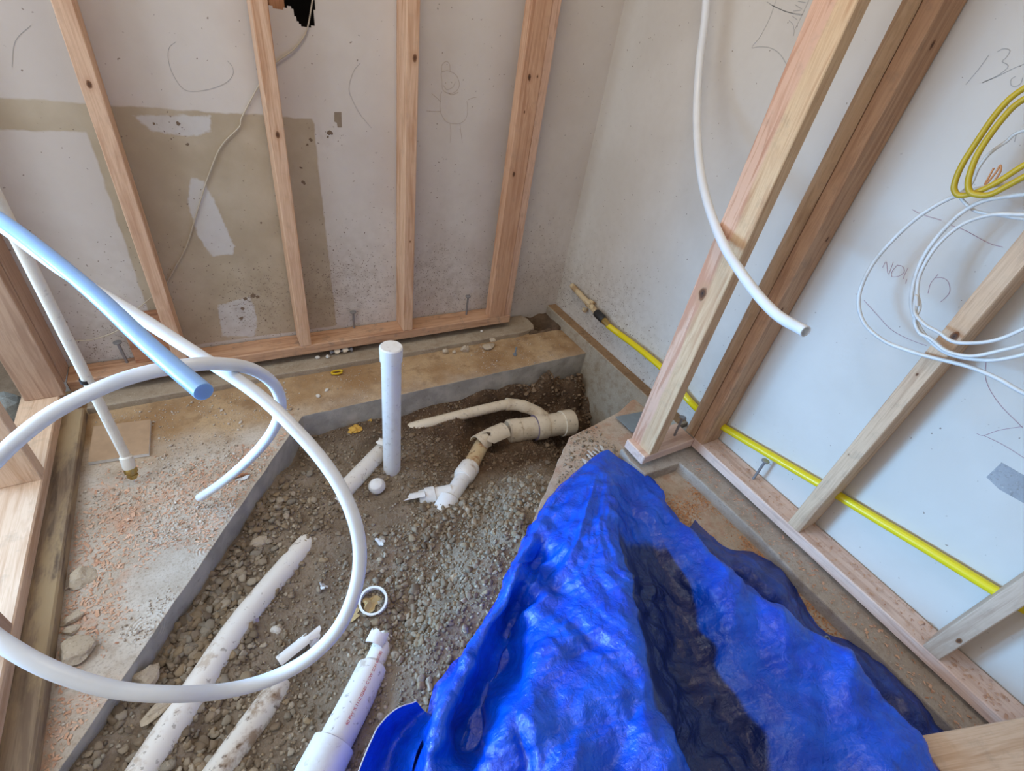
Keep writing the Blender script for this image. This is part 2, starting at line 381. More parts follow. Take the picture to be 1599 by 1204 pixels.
STEEL = M('bolt_steel').out(srgb(150, 152, 156), .45, Metallic=.6)
GALV = plain('galvanised_sheet', srgb(146, 158, 168), .5, Metallic=.35)
BRASS = plain('brass', srgb(190, 160, 96), .35, Metallic=.85)
BLACK = plain('black_rubber', srgb(34, 34, 36), .55)
YEL = M('yellow_gas_jacket').out(srgb(226, 204, 24), .35)
YELC = plain('yellow_cable_jacket', srgb(200, 172, 38), .42)
WHC = plain('white_cable_jacket', srgb(222, 222, 220), .4)
WHW = plain('cream_wire', srgb(196, 184, 164), .5)
GRW = plain('grey_wire', srgb(104, 94, 88), .55)
PENCIL = M('pencil_line').out(srgb(166, 162, 158), .8)
PENCIL_F = M('faint_pencil_line').out(srgb(188, 172, 156), .8)
RED = M('red_pen_line').out(srgb(166, 128, 136), .8)
REDINK = M('red_ink').out(srgb(196, 72, 70), .7)
PINKINK = M('pale_red_ink').out(srgb(206, 150, 150), .7)
PURPLE = M('purple_primer').out(srgb(122, 110, 132), .6)
FOAM = plain('yellow_foam', srgb(222, 176, 84), .9)
YPLAS = plain('yellow_plastic', srgb(214, 178, 30), .4)
CARD = plain('drywall_paper', srgb(180, 150, 120), .85)
GYP = plain('gypsum_edge', srgb(226, 222, 214), .9)
LEAF = plain('dry_leaf', srgb(188, 160, 112), .85)
PAPERW = plain('white_scrap', srgb(222, 224, 226), .7)
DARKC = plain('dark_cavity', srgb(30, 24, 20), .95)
def shav(name, a, b, c):
    m = M(name); col = m.ramp(m.attr('rnd'), [(0, a), (.5, b), (1, c)]); return m.out(col, .9)
SHAV = shav('wood_shavings', srgb(206, 160, 130), srgb(222, 186, 160), srgb(184, 134, 106))
CRUMB = shav('plaster_crumbs', srgb(188, 174, 158), srgb(212, 202, 190), srgb(156, 138, 118))
SAWD = shav('sawdust', srgb(196, 136, 92), srgb(214, 168, 128), srgb(150, 96, 62))
def tarp_mat(name, c1, c2, rough, dirt=0.0):
    m = M(name); n = m.noise(16, detail=5, rough=.6); n2 = m.noise(70, detail=4, rough=.65, dist=.8); n3 = m.noise(9, detail=6, rough=.7)
    weave = m.node('ShaderNodeTexWave', {'Vector': m.tc.outputs['Object'], 'Scale': 160.0, 'Distortion': 1.0}).outputs['Fac']
    col = m.mix(m.step(n, .35, .65), c1, c2)
    if not dirt: col = m.mix(m.attr('panel_shade'), col, m.mix(m.math('MULTIPLY', m.step(n3, .54, .7), .18), srgb(18, 36, 96), srgb(70, 66, 82)))  # painted-in shade: sheet goes navy by the mask, with a little dirt
    if dirt: col = m.mix(m.math('MULTIPLY', m.step(n3, .5, .68), dirt), col, srgb(120, 104, 92))
    cr = m.voro(34, m.node('ShaderNodeVectorMath', {0: m.tc.outputs['Object'], 1: m.node('ShaderNodeVectorMath', {0: m.node('ShaderNodeTexNoise', {'Scale': 22.0, 'Vector': m.tc.outputs['Object']}).outputs['Color'], 'Scale': .05}, operation='SCALE').outputs[0]}, operation='ADD').outputs[0], 'DISTANCE_TO_EDGE')
    bmp = m.bump(m.step(cr, 0.0, .25), .16, .006); bmp = m.bump(n2, .55, .006, bmp); rdg = lambda sc, ds: m.math('ABSOLUTE', m.math('SUBTRACT', m.noise(sc, None, 3, .5, ds), .5))
    bmp = m.bump(rdg(40, 1.2), .22, .008, bmp); bmp = m.bump(m.noise(240, m.mapping((1, 1, 1)), 3, .6, 1.0), .35, .0022, bmp); bmp = m.bump(weave, .05, .001, bmp)
    return m.out(col, rough, bmp, Coat_Weight=.12, Coat_Roughness=.2, Specular_IOR_Level=.55)
TARP = tarp_mat('blue_tarp', srgb(2, 70, 204), srgb(5, 90, 228), .23)
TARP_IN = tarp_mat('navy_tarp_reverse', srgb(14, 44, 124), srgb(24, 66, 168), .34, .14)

# ------------------------------------------------------------------ setting: walls
WY, WX = 1.669, 1.366
def sdf_poly(X, Z, poly):
    """signed distance, positive inside"""
    d = np.full(X.shape, 1e9); ins = np.zeros(X.shape, bool); n = len(poly)
    for i in range(n):
        (ax, az), (bx, bz) = poly[i], poly[(i + 1) % n]
        ex, ez = bx - ax, bz - az; t = np.clip(((X - ax) * ex + (Z - az) * ez) / (ex * ex + ez * ez), 0, 1)
        d = np.minimum(d, np.hypot(X - ax - t * ex, Z - az - t * ez))
        c = ((az > Z) != (bz > Z)); xi = ax + (Z - az) / (bz - az + 1e-12) * (bx - ax); ins ^= c & (X < xi)
    return np.where(ins, d, -d)
def wall_grid(name, fixed, axis, u0, u1, z0, z1, step, mat, attrs, hole=None, thick=.013, ztop=2.45):
    nu, nz = int((u1 - u0) / step), int((z1 - z0) / step)
    U = np.linspace(u0, u1, nu + 1); Z = np.linspace(z0, z1, nz + 1); UU, ZZ = np.meshgrid(U, Z)
    v = np.zeros((nz + 1, nu + 1, 3)); a = 1 - axis
    v[..., a] = UU; v[..., axis] = fixed; v[..., 2] = ZZ
    vs = v.reshape(-1, 3); idx = np.arange((nz + 1) * (nu + 1)).reshape(nz + 1, nu + 1)
    q = np.stack([idx[:-1, :-1], idx[:-1, 1:], idx[1:, 1:], idx[1:, :-1]], -1)
    if hole is not None:
        cu, cz = (U[:-1] + U[1:]) / 2, (Z[:-1] + Z[1:]) / 2; CU, CZ = np.meshgrid(cu, cz)
        q = q[~hole(CU, CZ)]
    q = q.reshape(-1, 4)
    if axis == 0: q = q[:, ::-1]
    n0 = len(vs)
    ex = np.zeros((8, 3)); ex[:, 2] = [z1, z1, ztop, ztop, z0, z0, ztop, ztop]; ex[:, a] = [u0, u1, u1, u0, u0, u1, u1, u0]; ex[:4, axis] = fixed; ex[4:, axis] = fixed + thick
    e = [(0, 1, 2, 3), (3, 2, 6, 7)]
    vs = np.vstack([vs, ex]); eq = np.array(e) + n0
    if axis == 0: eq = eq[:, ::-1]
    q = np.vstack([q, eq])
    me = bpy.data.meshes.new(name); me.vertices.add(len(vs)); me.vertices.foreach_set('co', vs.ravel())
    me.loops.add(q.size); me.loops.foreach_set('vertex_index', q.ravel().astype(np.int32)); me.polygons.add(len(q))
    me.polygons.foreach_set('loop_start', np.arange(0, q.size, 4, dtype=np.int32)); me.update(); me.validate()
    for k, f in attrs.items():
        at = me.attributes.new(k, 'FLOAT', 'POINT'); at.data.foreach_set('value', f(vs[:, a], vs[:, 2]).astype(np.float32))
    o = link(name, me, mat); tag(o, kind='structure'); return o
beige_poly = [(-.75, .828), (.305, .815), (.31, .80), (.318, .34), (.325, .1), (-.75, .1)]
white_left = [(-.9, .755), (-.234, .757), (-.24, .10), (-.9, .05)]
tape = [(.30, .838), (.388, .836), (.388, .765), (.372, .765), (.372, .815), (.30, .812)]
def f_beige(x, z):
    b = np.minimum(sdf_poly(x, z, beige_poly), -sdf_poly(x, z, white_left)); return np.clip(b, -.05, .05)
def f_patch(x, z):
    a = sdf_poly(x, z, [(-.058, .58), (-.035, .65), (-.006, .64), (.012, .57), (.036, .44), (.028, .415), (-.03, .41), (-.056, .48)])
    b = sdf_poly(x, z, [(-.13, .80), (.045, .81), (.04, .77), (-.01, .755), (-.10, .765)])
    c = sdf_poly(x, z, [(-.06, .12), (-.05, .24), (.05, .26), (.06, .17), (.04, .1)])
    return np.clip(np.maximum(np.maximum(a, b), c), -.05, .05)
def f_dirt_b(x, z):
    d = 1.0 - sm(.05, .75, z); d = d * (.55 + .45 * fbm(np.stack([x * 5, z * 5, z * 0], -1), 3))
    for (cx, cz, r, s) in [(.06, .27, .1, .8), (.16, .2, .12, .6), (.36, .30, .14, .55), (.70, .24, .09, .9), (.72, .33, .07, .7), (.34, .77, .04, .5), (-.05, .78, .05, .5), (.9, .2, .15, .4), (-.35, .12, .12, .9)]:
        d = d + s * np.exp(-((x - cx) ** 2 + (z - cz) ** 2) / r ** 2)
    return np.clip(d + .10, 0, 1.15)
hx0, hx1, hz0 = .218, .338, 1.040
hole_f = lambda u, z: (u > hx0 + .012 * np.sin(z * 90)) & (u < hx1 - .004 * np.sin(z * 120)) & (z > hz0 + .03 * sm(hx1 - .045, hx1 - .06, u) + .006 * np.sin(u * 95)) & (z < 1.17)
wb = wall_grid('wall_back', WY, 1, -.62, WX, -.06, 1.45, .005, PAINT_B, {'beige': f_beige, 'patch': f_patch, 'dirt': f_dirt_b}, hole_f)
def f_dirt_r(y, z):
    d = (1.0 - sm(.05, .6, z)) * sm(.3, 1.2, y) * (.6 + .4 * fbm(np.stack([y * 5, z * 5, z * 0], -1), 3))
    d = d + .3 * np.exp(-((y - 1.45) ** 2 + (z - .25) ** 2) / .25 ** 2)
    return np.clip(d + .03 + .12 * sm(.6, 1.2, y), 0, 1.1)
wr = wall_grid('wall_right', WX, 0, -1.0, WY, -.06, 1.45, .006, PAINT_R, {'dirt': f_dirt_r})
# cavity behind the broken hole, with a stud edge in it
cav = [(hx0 - .02, WY + .0131, 1.02), (hx1 + .02, WY + .0131, 1.02), (hx1 + .02, WY + .0131, 1.22), (hx0 - .02, WY + .0131, 1.22),
       (hx0 - .02, WY + .1, 1.02), (hx1 + .02, WY + .1, 1.02), (hx1 + .02, WY + .1, 1.22), (hx0 - .02, WY + .1, 1.22)]
o = obj('wall_cavity', cav, [(4, 5, 6, 7), (0, 1, 5, 4), (2, 3, 7, 6), (1, 2, 6, 5), (3, 0, 4, 7)], DARKC, wb)
link('hidden_framing', box_mesh('hidden_framing', hx0 + .012, hx0 + .05, WY + .02, WY + .09, 1.025, 1.2), W_block, wb)
def scrap(pts3, mat, name, parent=None): return obj(name, pts3, [tuple(range(len(pts3)))], mat, parent)

def stroke(pts, wall, mat, parent, w=.0011, name='pencil_mark', k=6):
    """hand-drawn line lying on a wall: a thin ribbon half a millimetre proud"""
    P = []
    for (x, y) in pts: P.append(py_(x, y, WY - .0006) if wall == 'b' else px_(x, y, WX - .0006))
    P = np.array(catmull(P, k)) if len(P) > 2 else np.array(line(P[0], P[1], 3))
    T = np.gradient(P, axis=0); nrm = np.array((0, -1.0, 0)) if wall == 'b' else np.array((-1.0, 0, 0))
    B = np.cross(T, nrm); B /= np.linalg.norm(B, axis=1)[:, None] + 1e-12
    vs = list(P + B * w / 2) + list(P - B * w / 2); n = len(P)
    fs = [(i, i + 1, n + i + 1, n + i) for i in range(n - 1)]
    return obj(name, vs, fs, mat, parent)
# pencil scribbles on the back wall
for pts in [[(275, 65), (264, 75), (263, 95), (272, 120), (290, 141), (320, 141), (350, 131), (363, 118), (363, 105), (355, 95)],
            [(48, 40), (28, 58), (21, 75), (19, 105)], [(563, 98), (552, 112), (545, 138), (550, 155), (562, 178), (580, 200)]]:
    stroke(pts, 'b', PENCIL, wb, .0010)
for pts in [[(690, 125), (689, 114), (694, 111), (702, 111), (712, 117), (717, 128), (716, 138), (708, 145), (698, 145), (691, 139), (690, 125)], [(692, 133), (698, 140), (707, 136), (711, 128)],
            [(690, 113), (690, 102), (697, 96), (702, 101), (703, 111)], [(688, 150), (687, 168), (690, 180), (697, 190), (708, 193), (720, 192), (728, 184), (730, 170), (729, 158)],
            [(688, 174), (677, 174), (666, 173)], [(688, 159), (681, 152), (674, 146)], [(731, 156), (738, 153), (744, 152)], [(703, 193), (704, 208), (703, 223)], [(718, 192), (720, 208), (722, 223)],
            [(690, 143), (687, 150)], [(699, 145), (706, 148), (716, 144)]]:
    stroke(pts, 'b', PENCIL_F, wb, .0012)
# pencil and red pen on the right wall
for pts in [[(1212, 0), (1201, 30), (1187, 57), (1174, 74), (1185, 73), (1200, 74), (1213, 80), (1222, 90), (1228, 101)],
            [(1198, 3), (1209, 10), (1222, 16), (1238, 21), (1252, 24)], [(1205, 8), (1216, 13), (1230, 19), (1250, 22)],
            [(1263, 0), (1252, 24), (1241, 46)], [(1232, 32), (1238, 38), (1240, 48), (1239, 56)], [(1237, 25), (1245, 31)], [(1239, 17), (1250, 16)], [(1241, 7), (1252, 14)], [(1246, 2), (1258, 4)],
            [(1544, 86), (1528, 108), (1508, 132)], [(1557, 81), (1567, 76), (1577, 79), (1571, 90), (1565, 96), (1573, 101), (1572, 107), (1556, 119), (1534, 129)], [(1534, 129), (1558, 119), (1580, 108), (1599, 100)],
            [(1586, 119), (1579, 124), (1579, 133), (1586, 135), (1594, 130), (1597, 121)],
            [(1588, 205), (1584, 222)], [(1575, 150), (1572, 178)]]:
    stroke(pts, 'r', PENCIL, wr, .0012)
for pts in [[(1378, 418), (1384, 409), (1387, 428), (1395, 409)], [(1401, 414), (1409, 416), (1412, 424), (1404, 431), (1393, 432), (1393, 424), (1401, 414)], [(1418, 418), (1413, 428), (1410, 436)], [(1416, 436), (1414, 443)],
            [(1449, 458), (1453, 443), (1465, 428)], [(1460, 434), (1472, 434), (1481, 441), (1483, 455), (1477, 464), (1468, 472)],
            [(1340, 462), (1336, 458)], [(1349, 469), (1370, 492), (1392, 515), (1420, 530), (1447, 540)], [(1424, 327), (1440, 335), (1470, 344)],
            [(1485, 352), (1505, 359), (1522, 368), (1545, 380), (1566, 386)], [(1540, 560), (1540, 595), (1560, 630), (1597, 668)], [(1525, 677), (1536, 680), (1560, 672), (1597, 666)], [(1536, 680), (1565, 694), (1599, 715)]]:
    stroke(pts, 'r', RED, wr, .0011, 'pen_mark')
# chips and nail holes in the back wall
SPALL = plain('chipped_spot', srgb(126, 106, 88), .9)
for k_, (x, y, r) in enumerate([(515, 207, 6), (512, 214, 3), (485, 218, 4), (480, 226, 3), (474, 285, 5), (293, 226, 3), (278, 193, 4), (240, 193, 3), (408, 348, 3), (383, 467, 6), (395, 462, 7), (402, 464, 5), (379, 482, 5), (377, 497, 6), (415, 500, 3), (470, 262, 3)]):
    c_ = py_(x, y, WY - .0006); rr = random.Random(k_); q = r / 620
    obj('chipped_spot', [c_ + np.array((math.cos(t) * q * rr.uniform(.4, 1.1), 0, math.sin(t) * q * rr.uniform(.4, 1.1))) for t in np.arange(9) * .698], [tuple(range(9))], SPALL, wb)
q = [py_(x, y, WY - .0006) for x, y in [(522, 175), (533, 175), (534, 199), (527, 199), (526, 192), (522, 190)]]
obj('bare_notch', q, [tuple(range(6))], plain('bare_notch', srgb(150, 134, 116), .9), wb)
# bare patch of torn paint near the right edge
T1 = concrete('bare_wallboard', srgb(150, 150, 152), srgb(168, 168, 170), srgb(136, 138, 142))
q = [px_(x, y, WX - .0005) for x, y in [(1540, 745), (1564, 722), (1599, 742), (1640, 765), (1640, 812), (1599, 786), (1560, 764)]]
obj('torn_patch', q, [tuple(range(7))], T1, wr)

# ------------------------------------------------------------------ setting: floor slabs, curbs, trench
A0 = np.array([.12, 1.306]); B0 = np.array([-.62, .25])
def jag(a, b, k, amp):
    a, b = np.asarray(a), np.asarray(b); t = np.linspace(0, 1, k + 1)[:-1]; d = b - a; nn = np.array([-d[1], d[0]]) / np.linalg.norm(d)
    return [tuple(a + d * s + nn * rnd.uniform(-amp, amp) * (s > 0)) for s in t]
slab_poly = jag(B0, A0, 26, .0015) + jag(A0, (1.30, 1.322), 26, .002) + [(1.316, 1.322), (1.316, 1.52), (1.27, 1.535), (1.20, 1.54), (1.17, 1.57), (1.16, 1.66), (-.62, 1.66)]
floor = prism('floor', slab_poly, -.17, 0, SLAB, None, .0015); tag(floor, kind='structure')
rs = [(1.30, .985), (1.20, .945), (1.06, .918), (.929, .897)] + jag((.929, .897), (.806, .797), 5, .003) + jag((.806, .797), (.45, .50), 12, .004) + [(.2, .2), (.05, -.5), (1.32, -.6), (1.32, .985)]
floor2 = prism('floor', rs[::-1], -.12, 0, SLAB_R, None, .002); tag(floor2, kind='structure')
# far right ledge of the footing, rear curb, right-hand curb
ledge = link('trim_1', box_mesh('trim_1', 1.316, WX, .76, WY, -.46, .053, .004, 2), FOOT); tag(ledge, kind='structure')
lt = link('mud_film', box_mesh('mud_film', 1.3185, WX - .001, .77, WY - .002, .0505, .0545, .001), LEDGE_TOP, ledge)
curb_poly = [(-.45, 1.522)] + jag((-.2, 1.524), (1.15, 1.53), 20, .003) + [(1.17, 1.545), (1.185, 1.575), (1.185, 1.63), (1.17, 1.665), (-.45, 1.665)]
curb = prism('trim_2', curb_poly, 0.0, .022, CURB, None, .004); tag(curb, kind='structure')
rc = [(1.205, -.6), (1.2, -.2), (1.198, .17), (1.206, .3), (1.2, .53), (1.19, .625), (1.04, .63), (1.03, .70), (1.04, .755), (1.36, .757), (1.36, -.6)]
rcurb = prism('trim_3', rc[::-1], 0.0, .04, CURB_R, None, .005); tag(rcurb, kind='structure')

CP = np.array([(.12, 1.29, -.1), (-.055, 1.03, -.075), (-.3, .69, -.065), (-.35, .62, -.04), (-.41, .53, -.03), (-.55, .3, -.03),
 (.28, 1.3, -.088), (.6, 1.3, -.088), (.8, 1.3, -.08), (.94, 1.3, -.072), (1.1, 1.3, -.072), (1.27, 1.3, -.085),
 (1.1, 1.24, -.13), (1.25, 1.27, -.12), (1.2, 1.2, -.22), (1.29, 1.2, -.27), (1.2, 1.1, -.37), (1.29, 1.08, -.39), (1.1, 1.1, -.31), (1.22, 1.0, -.38), (1.1, .98, -.34), (1.0, .96, -.26), (1.0, 1.12, -.26), (.93, 1.2, -.2),
 (.35, 1.1, -.13), (.55, 1.1, -.15), (.75, 1.15, -.15), (.88, 1.08, -.2), (.95, 1.0, -.22), (.8, 1.0, -.17), (.6, .95, -.14), (.85, .9, -.13), (.9, .92, -.16),
 (.78, .8, -.05), (.70, .74, -.02), (.6, .65, -.014), (.45, .52, -.02), (.3, .42, -.03), (.15, .3, -.04), (0, .1, -.05),
 (.5, .8, -.1), (.35, .75, -.1), (.2, .6, -.1), (.1, .8, -.1), (0, .6, -.1), (-.15, .5, -.09), (-.05, .3, -.09), (-.3, .4, -.06), (-.2, .1, -.08), (-.5, 0, -.06)])
CARVE = []
def carve(pts, r, frac):
    for p in catmull(pts, 8): CARVE.append((p[0], p[1], p[2] + r * frac, r))
carve([pz(650, 666, -.125), pz(690, 656, -.118), pz(740, 643, -.12), pz(792, 631, -.125), pz(812, 633, -.135), pz(832, 640, -.16)], .024, .35)
carve([pz(770, 680, -.195), pz(840, 666, -.2), pz(893, 659, -.205)], .07, -.3)
carve([pz(775, 682, -.165), pz(752, 695, -.185), pz(729, 738, -.135), pz(709, 768, -.118)], .042, -.1)
carve([pz(705, 768, -.122), pz(655, 779, -.135)], .03, .3)
carve([pz(596, 704, -.135), pz(536, 768, -.098)], .034, -.2)
carve([pz(380, 968, -.083), pz(310, 1072, -.073), pz(222, 1208, -.062)], .034, .1)
carve([pz(560, 1088, -.066), pz(527, 1152, -.052), pz(470, 1262, -.045)], .042, -.2)
def bed_h(x, y, rough=True):
    x, y = np.asarray(x, float), np.asarray(y, float); d2 = (x[..., None] - CP[:, 0]) ** 2 + (y[..., None] - CP[:, 1]) ** 2
    w = 1 / (d2 + .0012) ** 1.7; h = (w * CP[:, 2]).sum(-1) / w.sum(-1)
    if rough:
        p = np.stack([x * 14, y * 14, x * 0], -1); h = h + .008 * fbm(p, 3)
        bank = sm(.98, 1.1, x) * sm(.98, 1.1, y); h = h + bank * (.036 * fbm(p * 1.3 + 5, 3) + .020 * fbm(p * 4, 2))
        h = h + .002 * fbm(p * 5 + 9, 2)
    for (cx, cy, cz, r) in CARVE:
        d = np.hypot(x - cx, y - cy); w = 1 - sm(r * .8, r * 2.0, d); h = h - w * np.maximum(0, h - cz)
    return h
def wetness(x, y):
    w = sm(.30, .62, x) * sm(.86, 1.02, y + .0 * x) + sm(.12, .3, x) * sm(1.2, 1.3, y) * .8
    return np.clip(w + .25 * fbm(np.stack([np.asarray(x) * 9, np.asarray(y) * 9, np.asarray(x) * 0], -1), 2), 0, 1)
st = .009; gx = np.arange(-.75, 1.3165, st); gy = np.arange(-.45, 1.33, st)
gx[-1] = 1.3155
GX, GY = np.meshgrid(gx, gy); GZ = bed_h(GX, GY)
tdir = (A0 - B0) / np.linalg.norm(A0 - B0); nl = np.array([-tdir[1], tdir[0]])
side = (GX - A0[0]) * nl[0] + (GY - A0[1]) * nl[1]          # > 0 under the left slab
GZ = np.where(side > .004, np.minimum(GZ, -.06), GZ); GZ = np.where(GY > 1.312, np.minimum(GZ, -.065), GZ)
def right_side(x, y):
    e0 = np.array([.929, .897]); e1 = np.array([.2, .2]); t = (e1 - e0) / np.linalg.norm(e1 - e0)
    d = (x - e0[0]) * -t[1] + (y - e0[1]) * t[0]; return np.where(y > .9, (y < .9 + .1 * (x - .93)) * .05 - .01, d)
GZ = np.where((right_side(GX, GY) > .006), np.minimum(GZ, -.02), GZ)
ny, nx = GX.shape; idx = np.arange(nx * ny).reshape(ny, nx)
q = np.stack([idx[:-1, :-1], idx[:-1, 1:], idx[1:, 1:], idx[1:, :-1]], -1).reshape(-1, 4)
me = mesh('gravel_bed', np.stack([GX, GY, GZ], -1).reshape(-1, 3), [tuple(map(int, f)) for f in q], True)
at = me.attributes.new('wet', 'FLOAT', 'POINT'); at.data.foreach_set('value', wetness(GX, GY).ravel().astype(np.float32))
bed = link('gravel_bed', me, SOIL); tag(bed, kind='structure')
# muddy hole in the far corner of the slab
hx = np.linspace(1.14, 1.322, 30); hy = np.linspace(1.5, 1.668, 28); HX, HY = np.meshgrid(hx, hy)
HZ = .012 - .11 * np.exp(-(((HX - 1.225) / .055) ** 2 + ((HY - 1.605) / .045) ** 2) ** 1.3) + .006 * fbm(np.stack([HX * 40, HY * 40, HX * 0], -1), 3)
HZ = np.where((HY < 1.53), HZ - .03, HZ)
idx = np.arange(HX.size).reshape(HX.shape); q = np.stack([idx[:-1, :-1], idx[:-1, 1:], idx[1:, 1:], idx[1:, :-1]], -1).reshape(-1, 4)
me = mesh('mud_hole', np.stack([HX, HY, HZ], -1).reshape(-1, 3), [tuple(map(int, f)) for f in q], True)
at = me.attributes.new('wet', 'FLOAT', 'POINT'); at.data.foreach_set('value', np.full(HX.size, .85, np.float32))
tag(link('mud_hole', me, SOIL), kind='structure')
# ceiling over the room and the wall behind the camera (the left side is open framing)
CEIL = wall_mat('ceiling_board', srgb(206, 200, 192), srgb(198, 192, 184), False)
tag(link('ceiling', box_mesh('ceiling', -.62, WX + .02, -1.12, WY + .02, 2.445, 2.46, 0), CEIL), kind='structure')
tag(link('wall_front', box_mesh('wall_front', -.62, WX + .02, -1.12, -1.10, -.05, 2.445, 0), CEIL), kind='structure')
tag(obj('floor_near', [(-.62, -1.1, -.1), (1.36, -1.1, -.1), (1.36, -.4, -.1), (-.62, -.4, -.1)], [(0, 1, 2, 3)], SLAB_R), kind='structure')
# dark ground beyond the open left wall
ge = obj('ground_outside', [(-1.6, -.6, -.03), (-.585, -.6, -.03), (-.585, 2.2, -.03), (-1.6, 2.2, -.03)], [(0, 1, 2, 3)], SOIL); tag(ge, kind='structure')
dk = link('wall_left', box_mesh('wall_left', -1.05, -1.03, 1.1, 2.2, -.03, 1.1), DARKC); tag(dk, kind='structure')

# ------------------------------------------------------------------ framing
def board(name, lo, hi, axis, mat, label, cat='stud', group=None, bev=.002, ref=None):
    """a sawn board between two corners, its own Z axis along its length so the grain runs with it"""
    lo, hi = np.array(lo, float), np.array(hi, float); c = (lo + hi) / 2
    if axis == 2:
        o = link(name, box_mesh(name, lo[0] - c[0], hi[0] - c[0], lo[1] - c[1], hi[1] - c[1], 0, hi[2] - lo[2], bev), mat, loc=(c[0], c[1], lo[2]))
    elif axis == 0:   # local z -> world x
        o = link(name, box_mesh(name, lo[2] - c[2], hi[2] - c[2], lo[1] - c[1], hi[1] - c[1], 0, hi[0] - lo[0], bev), mat, loc=(lo[0], c[1], c[2]))
        o.matrix_basis = Matrix.Translation((lo[0], c[1], c[2])) @ Matrix(((0, 0, 1), (0, 1, 0), (-1, 0, 0))).to_4x4()
    else:             # local z -> world y
        o = link(name, box_mesh(name, lo[0] - c[0], hi[0] - c[0], lo[2] - c[2], hi[2] - c[2], 0, hi[1] - lo[1], bev), mat)
        o.matrix_basis = Matrix.Translation((c[0], lo[1], c[2])) @ Matrix(((1, 0, 0), (0, 0, 1), (0, -1, 0))).to_4x4()
    return tag(o, label, cat, group)
TOP = 2.44; PT = .088
board('bottom_plate', (-.482, 1.58, .05), (1.055, 1.666, PT), 0, W_plate, 'long horizontal bottom plate of the back wall framing, raised over the concrete curb', 'plate', bev=.003)
board('wall_stud', (-.205, 1.58, PT), (-.168, 1.666, TOP), 2, W_s1, 'back wall stud nearest the left post, with a wood block behind its foot', 'stud', 'studs of the back wall')
board('wall_stud', (.176, 1.58, PT), (.214, 1.666, TOP), 2, W_s2, 'back wall stud right of the white paint patch, the wire crossing behind it', 'stud', 'studs of the back wall')
board('wall_stud', (.560, 1.58, PT), (.598, 1.666, TOP), 2, W_s3, 'back wall stud rising behind the white capped pipe, dark knot near its top', 'stud', 'studs of the back wall')
board('wall_stud', (.946, 1.58, PT), (1.020, 1.619, TOP), 2, W_s4, 'stud turned flat at the end of the back wall, wide face with several knots', 'stud', 'studs of the back wall')
board('wall_stud', (1.0215, 1.582, PT), (1.053, 1.666, TOP), 2, W_fir2, 'narrow edge stud doubled against the flat knotty stud nearest the room corner', 'stud', 'studs of the back wall')
board('wood_block', (-.31, 1.625, PT), (-.207, 1.6675, .25), 0, W_block, 'reddish brown wood block between the first back wall studs, on the plate', 'block')
# right wall framing
board('bottom_plate', (1.277, -.75, .054), (WX - .003, .668, .09), 1, W_plate_r, 'long pinkish bottom plate along the right wall, dusted with shavings', 'plate', bev=.003)
pp = board('bottom_plate', (1.040, .66, .054), (1.2755, .749, .09), 0, W_plate_r, 'short bottom plate of the partition stub under the front pale stud', 'plate', bev=.003)
board('wall_stud', (1.0605, .66, .09), (1.0995, .749, TOP), 2, W_r1, 'pale yellow and pink streaked stud standing free in front of the right wall', 'stud', 'studs of the right wall')
board('wall_stud', (1.277, .6685, .09), (WX - .003, .706, TOP), 2, W_r_dark, 'left stud of the doubled corner pair on the right wall, greyer edge showing', 'stud', 'studs of the right wall')
board('wall_stud', (1.277, .629, .09), (WX - .003, .6665, TOP), 2, W_r_red, 'right stud of the doubled corner pair on the right wall, wide reddish brown face', 'stud', 'studs of the right wall')
board('wall_stud', (1.277, .250, .09), (WX - .003, .288, TOP), 2, W_r3, 'right wall stud with white cables looped across it', 'stud', 'studs of the right wall')
board('wall_stud', (1.277, -.135, .09), (WX - .003, -.097, TOP), 2, W_r4, 'weathered greyish right wall stud closest to the camera, one knot near its foot', 'stud', 'studs of the right wall')
# loose board across the bottom right corner
a, b = pz(1436, 1149, .10), pz(1599, 1119.6, .145)
dirv = (b - a) / np.linalg.norm(b - a); wv = np.cross(dirv, (0, 0, 1.0)); wv /= np.linalg.norm(wv); up = np.cross(wv, dirv)
if wv[1] > 0: wv = -wv; up = -up
if up[2] < 0: up = -up
o = link('loose_board', box_mesh('loose_board', 0, .089, -.038, 0, -.005, .75, .002), W_left_pale)
o.matrix_basis = Matrix([[wv[0], up[0], dirv[0], a[0]], [wv[1], up[1], dirv[1], a[1]], [wv[2], up[2], dirv[2], a[2]], [0, 0, 0, 1]])
tag(o, 'pale loose board lying across the right plate at the bottom right corner', 'board')
# left wall framing
board('sill_board', (-.60, -.3, .001), (-.45, 1.515, .035), 1, W_sill, 'dark muddy sill board along the left edge of the slab', 'sill', bev=.004)
board('bottom_plate', (-.586, -.3, .0355), (-.497, 1.575, .073), 1, W_left_pale, 'pale dusty bottom plate of the left wall on top of the muddy sill', 'plate', bev=.003)
board('wall_stud', (-.573, 1.535, .073), (-.484, 1.573, TOP), 2, W_left, 'brown corner post stud at far left, its wide face to the room', 'stud', 'studs of the left wall')
board('wall_stud', (-.522, 1.580, PT), (-.4825, 1.666, TOP), 2, W_left, 'brown stud behind the left corner post, against the back wall', 'stud', 'studs of the left wall')
board('wall_stud', (-.586, 1.195, .073), (-.497, 1.233, TOP), 2, W_left_pale, 'pale left wall stud cut by the left picture edge, standing on the dusty plate', 'stud', 'studs of the left wall')
board('wall_stud', (-.586, .765, .073), (-.497, .803, TOP), 2, W_left, 'brown left wall stud lowest in the picture, only its foot showing at the edge', 'stud', 'studs of the left wall')

